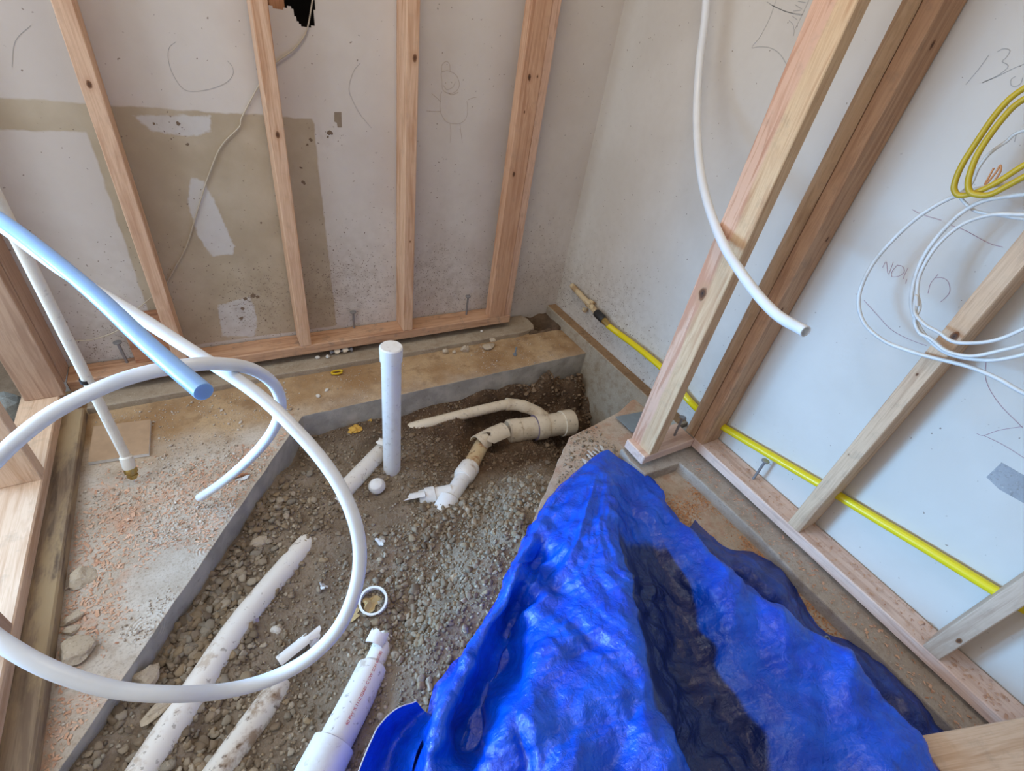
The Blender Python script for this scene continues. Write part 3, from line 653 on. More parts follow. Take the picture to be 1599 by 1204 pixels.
# anchor bolts standing in the raised plates
def bolt(base, ztop, zlow, label, lean=(0, 0)):
    x, y, z = base; e = empty('anchor_bolt', (x, y, zlow), label, 'bolt')
    top = np.array((x + lean[0], y + lean[1], ztop))
    tube('shaft', line((x - lean[0] * .6, y - lean[1] * .6, zlow), top, 5), .0042, STEEL, e, 10)
    profile_tube('head', top - np.array((0, 0, .003)), top + np.array((0, 0, .004)), [(0, .006), (.25, .0115), (.75, .012), (1, .009)], STEEL, e, 14)
bolt(pz(199, 566, PT), .165, .022, 'steel anchor bolt in the back plate near the left post', (-.004, 0))
bolt(pz(553, 512, PT), .158, .022, 'steel anchor bolt in the back plate left of the capped white pipe')
bolt(pz(728, 491, PT), .175, .022, 'steel anchor bolt in the back plate between third stud and knotty flat stud')
bolt(pz(1053, 680, .09), .168, .041, 'steel anchor bolt in the short partition plate beside the corner studs', (.004, .003))
bolt(pz(1176, 748, .09), .172, .041, 'steel anchor bolt in the right plate under the yellow gas pipe', (.002, 0))
b_ = pz(804, 555, 0)
e = empty('bolt_stub', b_, 'short rusty threaded stub sticking out of the slab near the trench corner', 'bolt')
tube('shaft', line(b_, b_ + np.array((0, 0, .042)), 4), .004, GALV, e, 8)
tube('nut', line(b_ + np.array((0, 0, .003)), b_ + np.array((0, 0, .009)), 3), .0085, GALV, e, 6)
# galvanised scrap by the partition stud
q = [pz(x, y, .012) for x, y in [(961, 651), (1003, 643), (1012, 660), (990, 676), (984, 672)]]
obj('metal_sheet', [*q, *[v + np.array((0, 0, .0018)) for v in q]], [(4, 3, 2, 1, 0), (5, 6, 7, 8, 9)] + [(i, (i + 1) % 5, 5 + (i + 1) % 5, 5 + i) for i in range(5)], GALV)
tag(bpy.data.objects['metal_sheet'], 'grey blue sheet metal scrap at the foot of the free stud', 'sheet metal')

# ------------------------------------------------------------------ water tubing and pipes above the floor
blue = [(-60, 305, .84), (0, 342, .80), (60, 386, .76), (150, 461, .69), (235, 541, .62), (318, 612, .565)]
o = tube('water_tube', catmull([pd(*p) for p in blue], 8), .0111, PEX_B, None, 18); tag(o, 'pale blue thick plastic tube ending in the air at upper left', 'tube')
wp = [(-60, 322, .90), (0, 352, .88), (100, 424, .86), (200, 484, .84), (300, 548, .83), (400, 614, .82), (470, 680, .81), (520, 742, .80), (550, 802, .79), (562, 860, .79), (555, 920, .79), (529, 980, .79), (482, 1028, .79), (420, 1061, .78), (350, 1079, .75),
      (270, 1084, .70), (180, 1077, .67), (90, 1050, .65), (20, 1014, .645), (-30, 976, .65), (-66, 915, .66), (-72, 840, .67), (-48, 770, .68), (0, 712, .69), (60, 660, .69), (120, 624, .70), (200, 590, .72), (280, 572, .75), (340, 568, .79), (395, 577, .86), (430, 604, .93), (438, 640, .99), (421, 680, 1.05), (386, 720, 1.13), (346, 754, 1.22), (312, 777, 1.262)]
o = tube('water_tube', catmull([pd(*p) for p in wp], 7), .0111, PEX, None, 16, .002); tag(o, 'white plastic tube making one large loop over slab and trench', 'tube')
wc = [(1118, -520, 1.0), (1112, -250, 1.18), (1103, 0, 1.31), (1092, 100, 1.36), (1088, 190, 1.36), (1096, 280, 1.27), (1122, 365, 1.16), (1160, 430, 1.05), (1208, 487, .97), (1258, 518, .90)]
o = tube('water_tube', catmull([pd(*p) for p in wc], 8), .0109, PEX_C, None, 18, .0022); tag(o, 'cloudy white tube hanging from above in front of the right studs', 'tube')
e = empty('supply_pipe', (-.327, 1.2, .0), 'cream rigid water pipe standing upright at left with a brass end', 'pipe')
tube('pipe', line((-.3265, 1.2, .075), (-.337, 1.2, 2.3), 8), .0111, CPVC, e, 18)
tube('band', line((-.3308, 1.2, .335), (-.3310, 1.2, .345), 3), .0118, BLACK, e, 18)
fb = pz(208, 742, .012)
profile_tube('coupling', (-.3262, 1.2, .088), (-.3268, 1.188, .052), [(0, .0125), (.1, .015), (.9, .015), (1, .0135)], CPVC, e, 20)
profile_tube('brass_fitting', (-.3268, 1.189, .055), (-.3262, 1.178, .022), [(0, .013), (.2, .0155), (.45, .0155), (.5, .010), (.62, .0105), (.66, .013), (.8, .013), (.85, .009), (1, .0085)], BRASS, e, 12)

# capped vent pipe
b0 = pz(612, 722, -.10); vx, vy = .352, 1.10
vx, vy = b0[0], b0[1]; d = ray(613, 542); t = ((vy - CAM[1]) / d[1]); vtop = (CAM + d * t)[2]
e = empty('vent_pipe', (vx, vy, -.18), 'white upright pipe with a cap standing in the trench', 'pipe')
tube('pipe', line((vx, vy, -.19), (vx, vy, vtop - .01), 6), .0285, PVC, e, 32)
profile_tube('pipe_cap', (vx, vy, vtop - .045), (vx, vy, vtop + .004), [(0, .029), (.02, .0315), (.8, .0325), (.93, .032), (1, .029)], PVC, e, 36)

# ------------------------------------------------------------------ drain pipes in the trench
def zpipe(name, a, b, r, mat, parent=None, n=28, wall=.0035, k=10): return tube(name, line(a, b, k), r, mat, parent, n, wall)
# large tan fitting with its long branch
fa, fb = pz(792, 674, -.195), pz(893, 659, -.205)
e = empty('drain_fitting', fa, 'large tan drain fitting with hubs and a thin branch, lying in the deep end', 'pipe fitting')
L_ = np.linalg.norm(fb - fa)
profile_tube('barrel', fa, fb, [(0, .043), (.02, .049), (.16, .050), (.17, .0475), (.40, .0475), (.405, .053), (.42, .0545), (.56, .0545), (.575, .053), (.58, .049), (.82, .050), (.825, .056), (.98, .0565), (1, .054)], PVC_T, e, 36)
br = [pz(650, 666, -.125), pz(690, 656, -.118), pz(740, 643, -.12), pz(792, 631, -.125)]
tube('branch_pipe', catmull([pz(612, 678, -.17)] + br, 6), [.021] * 25, PVC_T, e, 20, .003)
bend = catmull([pz(790, 631, -.125), pz(812, 633, -.135), pz(832, 640, -.16), pz(850, 651, -.19)], 6)
tube('branch_elbow', bend, [.0245 + .002 * (i % 7 < 2) for i in range(len(bend))], PVC_T, e, 20)
profile_tube('primer_ring', fa + (fb - fa) * .398, fa + (fb - fa) * .404, [(0, .048), (.2, .0535), (1, .0540)], PURPLE, e, 36)
# broken white hub and collar between fitting and trap
e = empty('broken_pipe', pz(770, 690, -.17), 'broken white pipe collar with torn edge beside the big tan fitting', 'pipe fitting')
def shell(name, a, b, r, a0, a1, mat, parent, n=14, m=6, jagr=.25, th=.004, updir=(0, 0, 1)):
    """part of a pipe wall: angles a0..a1 about the axis, measured from straight up, with a torn far rim"""
    a, b = np.asarray(a), np.asarray(b); T = (b - a) / np.linalg.norm(b - a); Vv = np.array(updir) - T * (np.array(updir) @ T); Vv /= np.linalg.norm(Vv); U = np.cross(T, Vv)
    rim = [1 + jagr * rnd.uniform(-1, .3) for _ in range(n + 1)]; rim = [(rim[max(0, q_ - 1)] + 2 * rim[q_] + rim[min(n, q_ + 1)]) / 4 for q_ in range(n + 1)]; vs, fs = [], []
    for s in (0, 1):
        for i in range(m + 1):
            for j in range(n + 1):
                t = a0 + (a1 - a0) * j / n; rr = r - th * s; vs.append(a + (b - a) * (i / m) * rim[j] + (U * math.sin(t) + Vv * math.cos(t)) * rr)
    k = (m + 1) * (n + 1); g = lambda s, i, j: s * k + i * (n + 1) + j
    for i in range(m):
        for j in range(n):
            fs.append((g(0, i, j), g(0, i, j + 1), g(0, i + 1, j + 1), g(0, i + 1, j))); fs.append((g(1, i, j), g(1, i + 1, j), g(1, i + 1, j + 1), g(1, i, j + 1)))
    for j in range(n):
        fs.append((g(0, 0, j), g(1, 0, j), g(1, 0, j + 1), g(0, 0, j + 1))); fs.append((g(0, m, j), g(0, m, j + 1), g(1, m, j + 1), g(1, m, j)))
    for i in range(m):
        fs.append((g(0, i, 0), g(0, i + 1, 0), g(1, i + 1, 0), g(1, i, 0))); fs.append((g(0, i, n), g(1, i, n), g(1, i + 1, n), g(0, i + 1, n)))
    o = obj(name, vs, fs, mat, parent, smooth=True)
    bm = bmesh.new(); bm.from_mesh(o.data); bmesh.ops.recalc_face_normals(bm, faces=bm.faces[:])
    for ed in bm.edges:
        if len(ed.link_faces) == 2 and ed.calc_face_angle(0) > .7: ed.smooth = False
    bm.to_mesh(o.data); bm.free(); return o
shell('torn_hub', pz(787, 675, -.16), pz(755, 689, -.158), .040, -1.3, 1.5, PVC_T, e, jagr=.5)
shell('collar', pz(758, 687, -.168), pz(744, 695, -.168), .037, -1.6, 1.7, PVC_T, e, jagr=.2)
# rusty cut pipe, collar and white tee
e = empty('drain_tee', pz(700, 770, -.10), 'white drain tee with a rusty stained cut pipe stub in its upper hub', 'pipe fitting')
p0, p1, p2, p3 = pz(752, 695, -.185), pz(729, 738, -.135), pz(709, 768, -.118), pz(690, 800, -.125)
tube('rusty_stub', line(p0, p1, 10), .0285, PVC_R, e, 24, .0035)
profile_tube('upper_hub', pz(734, 729, -.138), pz(722, 747, -.128), [(0, .031), (.05, .036), (.8, .0365), (.9, .034), (1, .030)], PVC_D, e, 30)
tube('body', line(pz(726, 742, -.13), p3, 8), .0275, PVC, e, 26)
profile_tube('lower_hub', pz(703, 777, -.121), pz(686, 808, -.135), [(0, .029), (.06, .034), (.9, .035), (1, .032)], PVC, e, 30)
profile_tube('side_arm', pz(705, 768, -.122), pz(655, 779, -.135), [(0, .025), (.5, .026), (.52, .031), (.8, .0315), (.82, .027), (1, .026)], PVC, e, 26)
shell('torn_lip', pz(664, 777, -.120), pz(628, 784, -.125), .022, -.5, 1.6, PVC, e, jagr=.5)
# pipe stub beside the vent
e = empty('pipe_stub', pz(560, 740, -.10), 'dusty white pipe stub slanting out of the gravel left of the capped pipe', 'pipe')
zpipe('pipe', pz(596, 704, -.135), pz(536, 768, -.098), .0285, PVC_D, e)
shell('torn_cap', pz(602, 694, -.10), pz(590, 690, -.105), .016, -1.2, .6, PVC_D, e, n=8, m=3, jagr=.4)
shell('torn_end', pz(534, 770, -.095), pz(522, 780, -.11), .026, -1.6, -.6, PVC_D, e, n=6, m=3, jagr=.5)
e = empty('buried_pipe_end', pz(590, 760, -.10), 'half buried smooth white pipe cap right of the dusty stub', 'pipe fitting')
profile_tube('cap', pz(589, 760, -.118), pz(586, 754, -.092), [(0, .027), (.4, .026), (.75, .020), (.93, .011), (1, .002)], PVC, e, 24)
# long pipe in the left foreground
e = empty('drain_pipe', pz(380, 965, -.09), 'long white pipe half buried along the left of the trench', 'pipe')
lp = [pz(484, 842, -.128), pz(468, 862, -.106), pz(380, 968, -.083), pz(310, 1072, -.073), pz(222, 1208, -.062), pz(160, 1310, -.06)]
tube('pipe', catmull(lp, 8), [.015] + [.027] * 4 + [.0295] * 36, PVC_D, e, 28)
def blotch(c, nrm, r, mat, parent, name='stain', seed=0):
    c, nrm = np.asarray(c), np.asarray(nrm) / np.linalg.norm(nrm); U = np.cross(nrm, (0, 1.0, .2)); U /= np.linalg.norm(U); V = np.cross(nrm, U); rr = random.Random(seed)
    return obj(name, [c + (U * math.cos(t) + V * math.sin(t)) * r * rr.uniform(.6, 1.1) for t in np.arange(11) * .571], [tuple(range(11))], mat, parent)
zz = CAM - pz(402, 968, -.055); blotch(pz(402, 968, -.061) + zz * .001, (.25, -.1, 1), .006, PURPLE, e, 'primer_stain', 3)
# muddy pipe in the middle foreground
e = empty('drain_pipe', pz(390, 1140, -.07), 'short muddy white pipe surfacing between the two foreground pipes', 'pipe')
mp = [pz(446, 1052, -.125), pz(430, 1082, -.1), pz(385, 1145, -.085), pz(335, 1215, -.075), pz(280, 1300, -.07)]
tube('pipe', catmull(mp, 8), [.015] + [.021] * 5 + [.0275] * 27, PVC_M, e, 26)
# pipe with a coupling and printed line
e = empty('drain_pipe', pz(560, 1080, -.07), 'white pipe with red printed line and bright coupling in the foreground', 'pipe')
ra, rb = pz(589, 1018, -.088), pz(520, 1170, -.052)
rp = catmull([pz(606, 985, -.112), pz(592, 1020, -.088), pz(560, 1088, -.066), pz(527, 1152, -.052), pz(470, 1262, -.045)], 10)
tube('pipe', rp, [.012] * 3 + [.019] * 5 + [.024] * 6 + [.0345] * 27, PVC_D, e, 32)
profile_tube('coupling', pz(522, 1160, -.05), pz(455, 1290, -.04), [(0, .038), (.02, .0435), (.97, .044), (1, .042)], PVC, e, 40)
shell('torn_sleeve', pz(583, 1010, -.072), pz(594, 988, -.072), .024, -1.0, 1.2, PVC_D, e, n=10, m=4, jagr=.35)
# printed line: letters run along the pipe
def pipe_text(txt, path, rads, toward, size, mat, parent, name, roll=0.0, t0=0.0):
    """lettering wrapped onto a bent pipe: text x follows the path, text y goes round it"""
    cu = bpy.data.curves.new(name, 'FONT'); cu.body = txt; cu.size = size; cu.align_x = 'LEFT'; cu.align_y = 'CENTER'
    to = bpy.data.objects.new(name, cu); COL.objects.link(to)
    dg = bpy.context.evaluated_depsgraph_get(); me = bpy.data.meshes.new_from_object(to.evaluated_get(dg)); bpy.data.objects.remove(to)
    path = np.asarray(path); L = np.concatenate([[0], np.cumsum(np.linalg.norm(np.diff(path, axis=0), axis=1))]); T_ = np.gradient(path, axis=0); T_ /= np.linalg.norm(T_, axis=1)[:, None]
    off = np.array(root_loc(parent)); toward = np.asarray(toward)
    for v in me.vertices:
        d = min(v.co.x + t0, L[-1]); P = np.array([np.interp(d, L, path[:, k]) for k in range(3)]); T = np.array([np.interp(d, L, T_[:, k]) for k in range(3)]); r = np.interp(d, L, rads)
        N = toward - T * (toward @ T); N /= np.linalg.norm(N); B = np.cross(N, T); t = v.co.y / r + roll
        v.co = Vector(P + (N * math.cos(t) + B * math.sin(t)) * (r + .0009) - off)
    me.materials.clear(); return link(name, me, mat, parent)
rr_ = [.012] * 3 + [.019] * 5 + [.024] * 6 + [.0345] * 27
mid = pz(545, 1115, -.06)
pipe_text('40 PW X 1112 02665  C DW  SCH 40 D1785', rp[29:6:-1], rr_[29:6:-1], CAM - mid, .0088, REDINK, e, 'printed_line', -.12, .003)
# ring
rc0 = pz(583, 939, -.085); e = empty('pipe_ring', rc0, 'white cut pipe ring lying on the gravel around dry leaves', 'pipe fitting')
rx = np.array((math.cos(.3), math.sin(.3), .12)); rx /= np.linalg.norm(rx); rn = np.array((-.16, -.18, 1.0)); rn /= np.linalg.norm(rn); ux = np.cross((0, 1.0, 0), rn); ux /= np.linalg.norm(ux); uy = np.cross(rn, ux)
vs, fs = [], []; n = 36
for j in range(n):
    t = j * 2 * math.pi / n; dd = ux * math.cos(t) + uy * math.sin(t)
    for rr, hh in [(.036, -.009), (.036, .009), (.0305, .009), (.0305, -.009)]: vs.append(rc0 + dd * rr + rn * hh)
for j in range(n):
    k = (j + 1) % n
    for i in range(4): fs.append((j * 4 + i, k * 4 + i, k * 4 + (i + 1) % 4, j * 4 + (i + 1) % 4))
o = obj('ring', vs, fs, PVC, e)
bm = bmesh.new(); bm.from_mesh(o.data); bmesh.ops.recalc_face_normals(bm, faces=bm.faces[:]); bm.to_mesh(o.data); bm.free()
def crumple(name, c, sx, sy, amp, mat, seed, label, cat, rot=0.0, nseg=7, tilt=(0, 0), th=.0016, parent=None):
    """small irregular flake with a folded surface and real thickness"""
    rr = random.Random(seed); n = nseg; vs = []
    for s in (0, 1):
        for i in range(n + 1):
            for j in range(n + 1):
                u, v = i / n * 2 - 1, j / n * 2 - 1; q = max(abs(u), abs(v)) + 1e-9; k = q / math.hypot(u, v) if math.hypot(u, v) > 1e-6 else 1
                ang = math.atan2(v, u); k *= 1 + .22 * math.sin(3 * ang + seed) + .13 * math.sin(5 * ang + seed * 2)
                x, y = u * k * sx, v * k * sy; z = amp * (math.sin(u * 2.3 + seed) * .6 + math.cos(v * 3.1 + seed * 1.7) * .5 + .4 * math.sin(5 * u * v + seed)) + tilt[0] * x + tilt[1] * y
                vs.append((x * math.cos(rot) - y * math.sin(rot), x * math.sin(rot) + y * math.cos(rot), z + th * s))
    k = (n + 1) ** 2; g = lambda s, i, j: s * k + i * (n + 1) + j; fs = []
    for i in range(n):
        for j in range(n): fs += [(g(1, i, j), g(1, i + 1, j), g(1, i + 1, j + 1), g(1, i, j + 1)), (g(0, i, j), g(0, i, j + 1), g(0, i + 1, j + 1), g(0, i + 1, j))]
    for i in range(n):
        fs += [(g(0, i, 0), g(0, i + 1, 0), g(1, i + 1, 0), g(1, i, 0)), (g(0, i, n), g(1, i, n), g(1, i + 1, n), g(0, i + 1, n)),
               (g(0, 0, i), g(1, 0, i), g(1, 0, i + 1), g(0, 0, i + 1)), (g(0, n, i), g(0, n, i + 1), g(1, n, i + 1), g(1, n, i))]
    o = link(name, mesh(name, vs, fs), mat, parent, None if parent else c)
    return tag(o, label, cat) if label else o
crumple('dry_leaf', pz(580, 942, -.088), .024, .018, .006, LEAF, 3, 'tan dry leaf inside the white pipe ring', 'leaf', .6)
crumple('dry_leaf', pz(545, 962, -.092), .028, .014, .004, LEAF, 5, 'long tan leaf left of and touching the white pipe ring', 'leaf', -.2)
e = empty('pipe_shard', pz(465, 1018, -.085), 'torn white pipe shard lying left of the foreground tube loop', 'pipe fragment')
shell('shard', pz(436, 1036, -.088), pz(488, 994, -.085), .017, -.9, .9, PVC_D, e, n=10, m=8, jagr=.35)
shell('split_edge', pz(478, 1003, -.088), pz(500, 985, -.09), .019, -.2, 1.5, PVC_D, e, n=8, m=4, jagr=.5)
crumple('plastic_scrap', pz(594, 846, -.085), .010, .014, .002, PAPERW, 2, 'small white flat scrap on the gravel below the tee', 'scrap', .4)
crumple('plastic_scrap', pz(708, 903, -.07), .014, .010, .002, CHUNK, 6, 'greyish flat flake near the tarp edge mid trench', 'scrap', .2)
e = tag(crumple('wire_scrap', pz(505, 916, -.085), .008, .010, .006, PAPERW, 9, None, None, .3, 6), 'tiny crumpled shiny scrap left of the loop tube', 'scrap')
# foam lump
def rock_mesh(name, seed, sub=2, sx=1, sy=1, sz=1, amp=.22, flat=0, freq=1.6):
    bm = bmesh.new(); bmesh.ops.create_icosphere(bm, subdivisions=sub, radius=1)
    P = np.array([v.co[:] for v in bm.verts]); r = 1 + amp * fbm(P * freq + seed * 3.77, 2)
    rr = random.Random(seed)
    for _ in range(flat):
        nn = np.array([rr.gauss(0, 1) for _ in range(3)]); nn /= np.linalg.norm(nn); dcut = rr.uniform(.5, .8); dd = P @ nn
        P = np.where((dd > dcut)[:, None], P - nn * (dd - dcut)[:, None], P)
    P = P * r[:, None] * np.array((sx, sy, sz))
    for v, p in zip(bm.verts, P): v.co = Vector(p)
    return bm_mesh(name, bm, smooth=False)
def chunk(name, c, sx, sy, sz, seed, label, cat, mat=CHUNK, rot=0.0, flat=5, sub=3, amp=.2):
    o = link(name, rock_mesh(name, seed, sub, sx, sy, sz, amp, flat), mat, None, c); o.rotation_euler = (rnd.uniform(-.1, .1), rnd.uniform(-.1, .1), rot); return tag(o, label, cat)
chunk('foam_lump', pz(553, 672, -.088), .022, .018, .010, 4, 'yellow foam lump on the soil left of the capped pipe', 'foam', FOAM, .3, 0, 4, .6)
chunk('foam_lump', pz(578, 655, -.088), .008, .007, .005, 8, 'tiny yellow foam crumb above the larger foam lump', 'foam', FOAM, .3, 0, 3, .6)
# rubble
K = [('concrete_chunk', 400, 851, -.085, .040, .024, .016, 11, 'pointed tan concrete chunk in the gravel by the sawn slab edge'),
     ('concrete_chunk', 128, 905, .004, .030, .030, .012, 12, 'flat pale concrete chunk on the slab beside the muddy sill, upper one'),
     ('concrete_chunk', 114, 1018, .010, .034, .036, .018, 13, 'biggest grey concrete chunk on the slab at lower left'),
     ('concrete_chunk', 112, 966, .004, .020, .012, .008, 14, 'small grey chip between the two slab chunks at left'),
     ('concrete_chunk', 112, 984, .004, .017, .012, .007, 15, 'lower small grey chip just above the biggest slab chunk'),
     ('concrete_chunk', 228, 1056, -.045, .030, .028, .020, 16, 'rounded earthy clod against the sawn slab edge, lower left'),
     ('concrete_chunk', 252, 1104, -.05, .045, .014, .012, 17, 'long grey concrete sliver left of the long white pipe'),
     ('concrete_chunk', 326, 984, -.085, .018, .015, .012, 18, 'light grey stone beside the long white pipe, right of the slab edge'),
     ('concrete_chunk', 696, 548, .010, .016, .014, .014, 19, 'leftmost concrete chip leaning on the rear curb'),
     ('concrete_chunk', 710, 549, .006, .010, .009, .010, 20, 'smallest concrete chip in the row along the rear curb'),
     ('concrete_chunk', 726, 545, .014, .018, .012, .022, 21, 'upright pointed concrete chip against the rear curb'),
     ('concrete_chunk', 763, 540, .010, .030, .018, .010, 22, 'flat broad concrete chip, rightmost by the rear curb'),
     ('concrete_chunk', 770, 531, .030, .018, .012, .008, 23, 'concrete chip lying on top edge of the rear curb'),
     ('pebble', 497, 618, .004, .008, .008, .006, 24, 'pale round pebble on the rear slab left of the capped pipe'),
     ('pebble', 510, 609, .003, .008, .006, .004, 25, 'pale flat pebble on the rear slab, higher than the round one'),
     ('pebble', 876, 731, -.03, .016, .013, .010, 26, 'large grey pebble at the lip of the right slab'),
     ('pebble', 430, 985, -.09, .014, .012, .009, 27, 'white quartz pebble right of the long pipe'),
     ('pebble', 496, 558, .027, .010, .008, .006, 28, 'white crumb on the rear curb below second stud'),
     ('pebble', 512, 557, .029, .008, .007, .007, 29, 'grey crumb on the curb beside the small metal fitting'),
     ('pebble', 752, 517, .027, .006, .006, .005, 30, 'whitish pebble on the curb near the third anchor bolt'),
     ('pebble', 675, 1030, -.07, .012, .011, .009, 31, 'light grey round pebble left of the tarp edge'),
     ('pebble', 690, 1040, -.07, .009, .009, .007, 32, 'pale blue grey pebble just below the round light one'),
     ('stone', 20, 635, .02, .05, .05, .05, 33, 'bluish grey stone outside beyond the left studs, upper one'),
     ('stone', 38, 690, .0, .03, .03, .03, 34, 'bluish grey stone outside beyond the left studs, lower one')]
PALE = concrete('pale_pebble', srgb(206, 200, 190), srgb(220, 216, 210), srgb(186, 176, 164))
GREYS = concrete('outdoor_stone', srgb(140, 146, 146), srgb(168, 172, 170), srgb(116, 112, 104))
for (nm, x, y, z, sx, sy, sz, sd, lb) in K:
    p = pz(x, y, z)
    if nm == 'stone': p = pz(x, y, z); p[0] -= .02
    chunk(nm, p, sx, sy, sz, sd, lb, 'chunk' if 'chunk' in nm else 'stone', PALE if nm == 'pebble' else (GREYS if nm == 'stone' else CHUNK), rnd.uniform(-.5, .5) if nm != 'concrete_chunk' or sd > 19 else .2 * (sd % 3), 6 if 'chunk' in nm else 1, 3 if 'chunk' in nm else 2)
# little metal fitting under the plate, yellow ring piece
e = empty('metal_fitting', pz(532, 549, .034), 'small silver two barrel fitting lying under the back plate', 'fitting')
m0 = pz(516, 550, .034); m1 = pz(549, 545, .034)
tube('body', line(m0, m1, 3), .006, STEEL, e, 10)
for f in (.3, .68):
    c0 = m0 + (m1 - m0) * f; ax = np.array((.0, -.006, .006)); tube('barrel', line(c0 - ax, c0 + ax * 1.5, 3), .0105, PVC_T, e, 14)
for f in (.02, .98): c0 = m0 + (m1 - m0) * f; tube('nut', line(c0 - (m1 - m0) * .05, c0 + (m1 - m0) * .05, 3), .0095, STEEL, e, 6)
yr = pz(527, 583, .003); vs, fs = tube_geo(catmull([yr + np.array((.020 * math.cos(t), .010 * math.sin(t), .006)) for t in np.linspace(.2, 5.6, 9)], 4), .004, 8)
tag(obj('plastic_ring', vs, fs, YPLAS, smooth=True), 'yellow bent plastic bit on the rear slab', 'scrap')
# drywall scrap under the upright pipe
q = [pz(x, y, .012) for x, y in [(146, 666), (235, 655), (232, 708), (137, 722)]]
e = empty('drywall_scrap', q[3], 'square brown drywall scrap lying under the upright cream pipe', 'drywall scrap')
obj('paper_face', q, [(3, 2, 1, 0)], CARD, e)
ql = [v - np.array((0, 0, .0105)) for v in q]; obj('gypsum_core', [v - np.array((0, 0, .0003)) for v in q] + ql, [(i, (i + 1) % 4, 4 + (i + 1) % 4, 4 + i) for i in range(4)] + [(4, 5, 6, 7)], GYP, e)
crumple('wood_chip', pz(380, 747, .004), .016, .006, .002, PAPERW, 12, 'white splinter on the slab near the end of the loop tube', 'scrap', .1)
crumple('wood_chip', pz(372, 743, .006), .02, .006, .002, W_block, 14, 'pinkish splinter on the slab near the end of the loop tube', 'scrap', .0)

# ------------------------------------------------------------------ gas line on the right wall
gp = [px_(949, 508, 1.338), px_(965, 520, 1.34), px_(988, 537, 1.341), px_(1012, 556, 1.341), px_(1040, 581, 1.341), px_(1075, 624, 1.342), px_(1095, 643, 1.344), px_(1130, 667, 1.349), px_(1200, 709, 1.349), px_(1290, 762, 1.349), px_(1360, 805, 1.349), px_(1450, 859, 1.349), px_(1550, 920, 1.349), px_(1680, 998, 1.349)]
gc = catmull(gp, 44); e = empty('gas_pipe', gp[0], 'yellow ribbed gas line running along the foot of the right wall', 'pipe')
tube('yellow_jacket', gc, [.0118 + .0007 * (i % 2) for i in range(len(gc))], YEL, e, 14)
profile_tube('brass_nut', px_(940, 497, 1.335), px_(951, 509, 1.338), [(0, .012), (.1, .0145), (.55, .0145), (.6, .0125), (1, .0125)], BRASS, e, 8)
profile_tube('clamp', px_(931, 488, 1.335), px_(943, 500, 1.336), [(0, .016), (.08, .0175), (.9, .0175), (1, .015)], BLACK, e, 20)
OLD = pvc('plastered_pipe', srgb(206, 186, 150), srgb(158, 124, 86), .8, .45, .62, .7)
tube('old_pipe', catmull([px_(893, 446, 1.352), px_(905, 459, 1.345), px_(918, 473, 1.338), px_(936, 493, 1.335)], 6), [.012, .0125, .013, .0125] * 4 + [.012] * 3, OLD, e, 18)
c0 = px_(921, 473, 1.34); me = rock_mesh('plaster_lump', 41, 3, .017, .02, .016, .4, 0, 2.2); link('plaster_lump', me, OLD, e, c0 - np.array(root_loc(e)))
me = rock_mesh('plaster_lump', 42, 2, .010, .012, .010, .4, 0, 2.2); link('plaster_lump', me, OLD, e, px_(913, 484, 1.35) - np.array(root_loc(e)))

# ------------------------------------------------------------------ cables
def cable(name, pts, X, r, mat, label, parent=None, flat=1.0, k=7):
    P = [px_(p[0], p[1], p[2] if len(p) > 2 else X) for p in pts]
    o = tube(name, catmull(P, k), r, mat, parent, 10, 0, flat); return tag(o, label, 'cable') if label else o
c_ = cable('electric_cable', [(1700, 204), (1760, 150), (1740, 95), (1680, 98), (1599, 138), (1560, 172), (1522, 226), (1500, 262), (1490, 290), (1494, 303), (1506, 305), (1530, 298), (1560, 283), (1599, 258), (1660, 226)], 1.245, .0052, YELC, 'outer yellow cable bend of the coil at the upper right edge')
c_ = cable('electric_cable', [(1690, 224), (1745, 180), (1735, 122), (1680, 118), (1599, 155), (1565, 186), (1530, 235), (1515, 270), (1512, 292), (1520, 303), (1545, 304), (1570, 292), (1599, 276), (1660, 244)], 1.235, .0052, YELC, 'inner yellow cable bend nested in the coil at upper right')
c_ = cable('electric_cable', [(1680, 200), (1599, 278), (1560, 288), (1520, 297), (1470, 316), (1420, 350), (1370, 402), (1346, 445), (1341, 478), (1352, 508), (1382, 533), (1420, 548), (1447, 556), (1475, 563, 1.262), (1488, 566, 1.262), (1520, 575), (1560, 592), (1599, 614), (1700, 660)], 1.262, .0042, WHC, 'white cable making the widest loop at left of the right stud')
c_ = cable('electric_cable', [(1700, 300), (1640, 300), (1580, 306), (1530, 316), (1490, 342), (1450, 388), (1430, 430), (1423, 470), (1430, 500), (1448, 528), (1480, 552), (1530, 562), (1570, 560), (1620, 545), (1690, 500), (1740, 430), (1730, 350), (1690, 305)], 1.255, .0040, WHC, 'white cable of the inner loop, outermost strand over the right stud')
c_ = cable('electric_cable', [(1700, 345), (1640, 337), (1590, 335), (1545, 336), (1500, 352), (1462, 385), (1438, 425), (1432, 455), (1436, 480), (1428, 500), (1436, 520), (1452, 528), (1478, 548), (1515, 556), (1560, 548), (1620, 530), (1680, 490), (1720, 430), (1720, 380), (1690, 350)], 1.248, .0036, WHC, 'white cable of the inner loop, twisted strand crossing near its left bend')
c_ = cable('electric_cable', [(1432, 478), (1431, 462), (1428, 480), (1430, 492), (1446, 508), (1466, 519), (1490, 534), (1530, 535), (1565, 528), (1610, 508), (1700, 465)], 1.242, .0036, WHC, 'white cable strand lying highest where the loop crosses the right stud')
c_ = cable('electric_cable', [(1700, 190), (1599, 204), (1570, 222), (1545, 240), (1528, 262), (1516, 288), (1500, 303), (1506, 316), (1525, 330), (1560, 336), (1600, 342), (1700, 350)], 1.27, .0030, WHC, 'thin white cable behind the yellow coil')
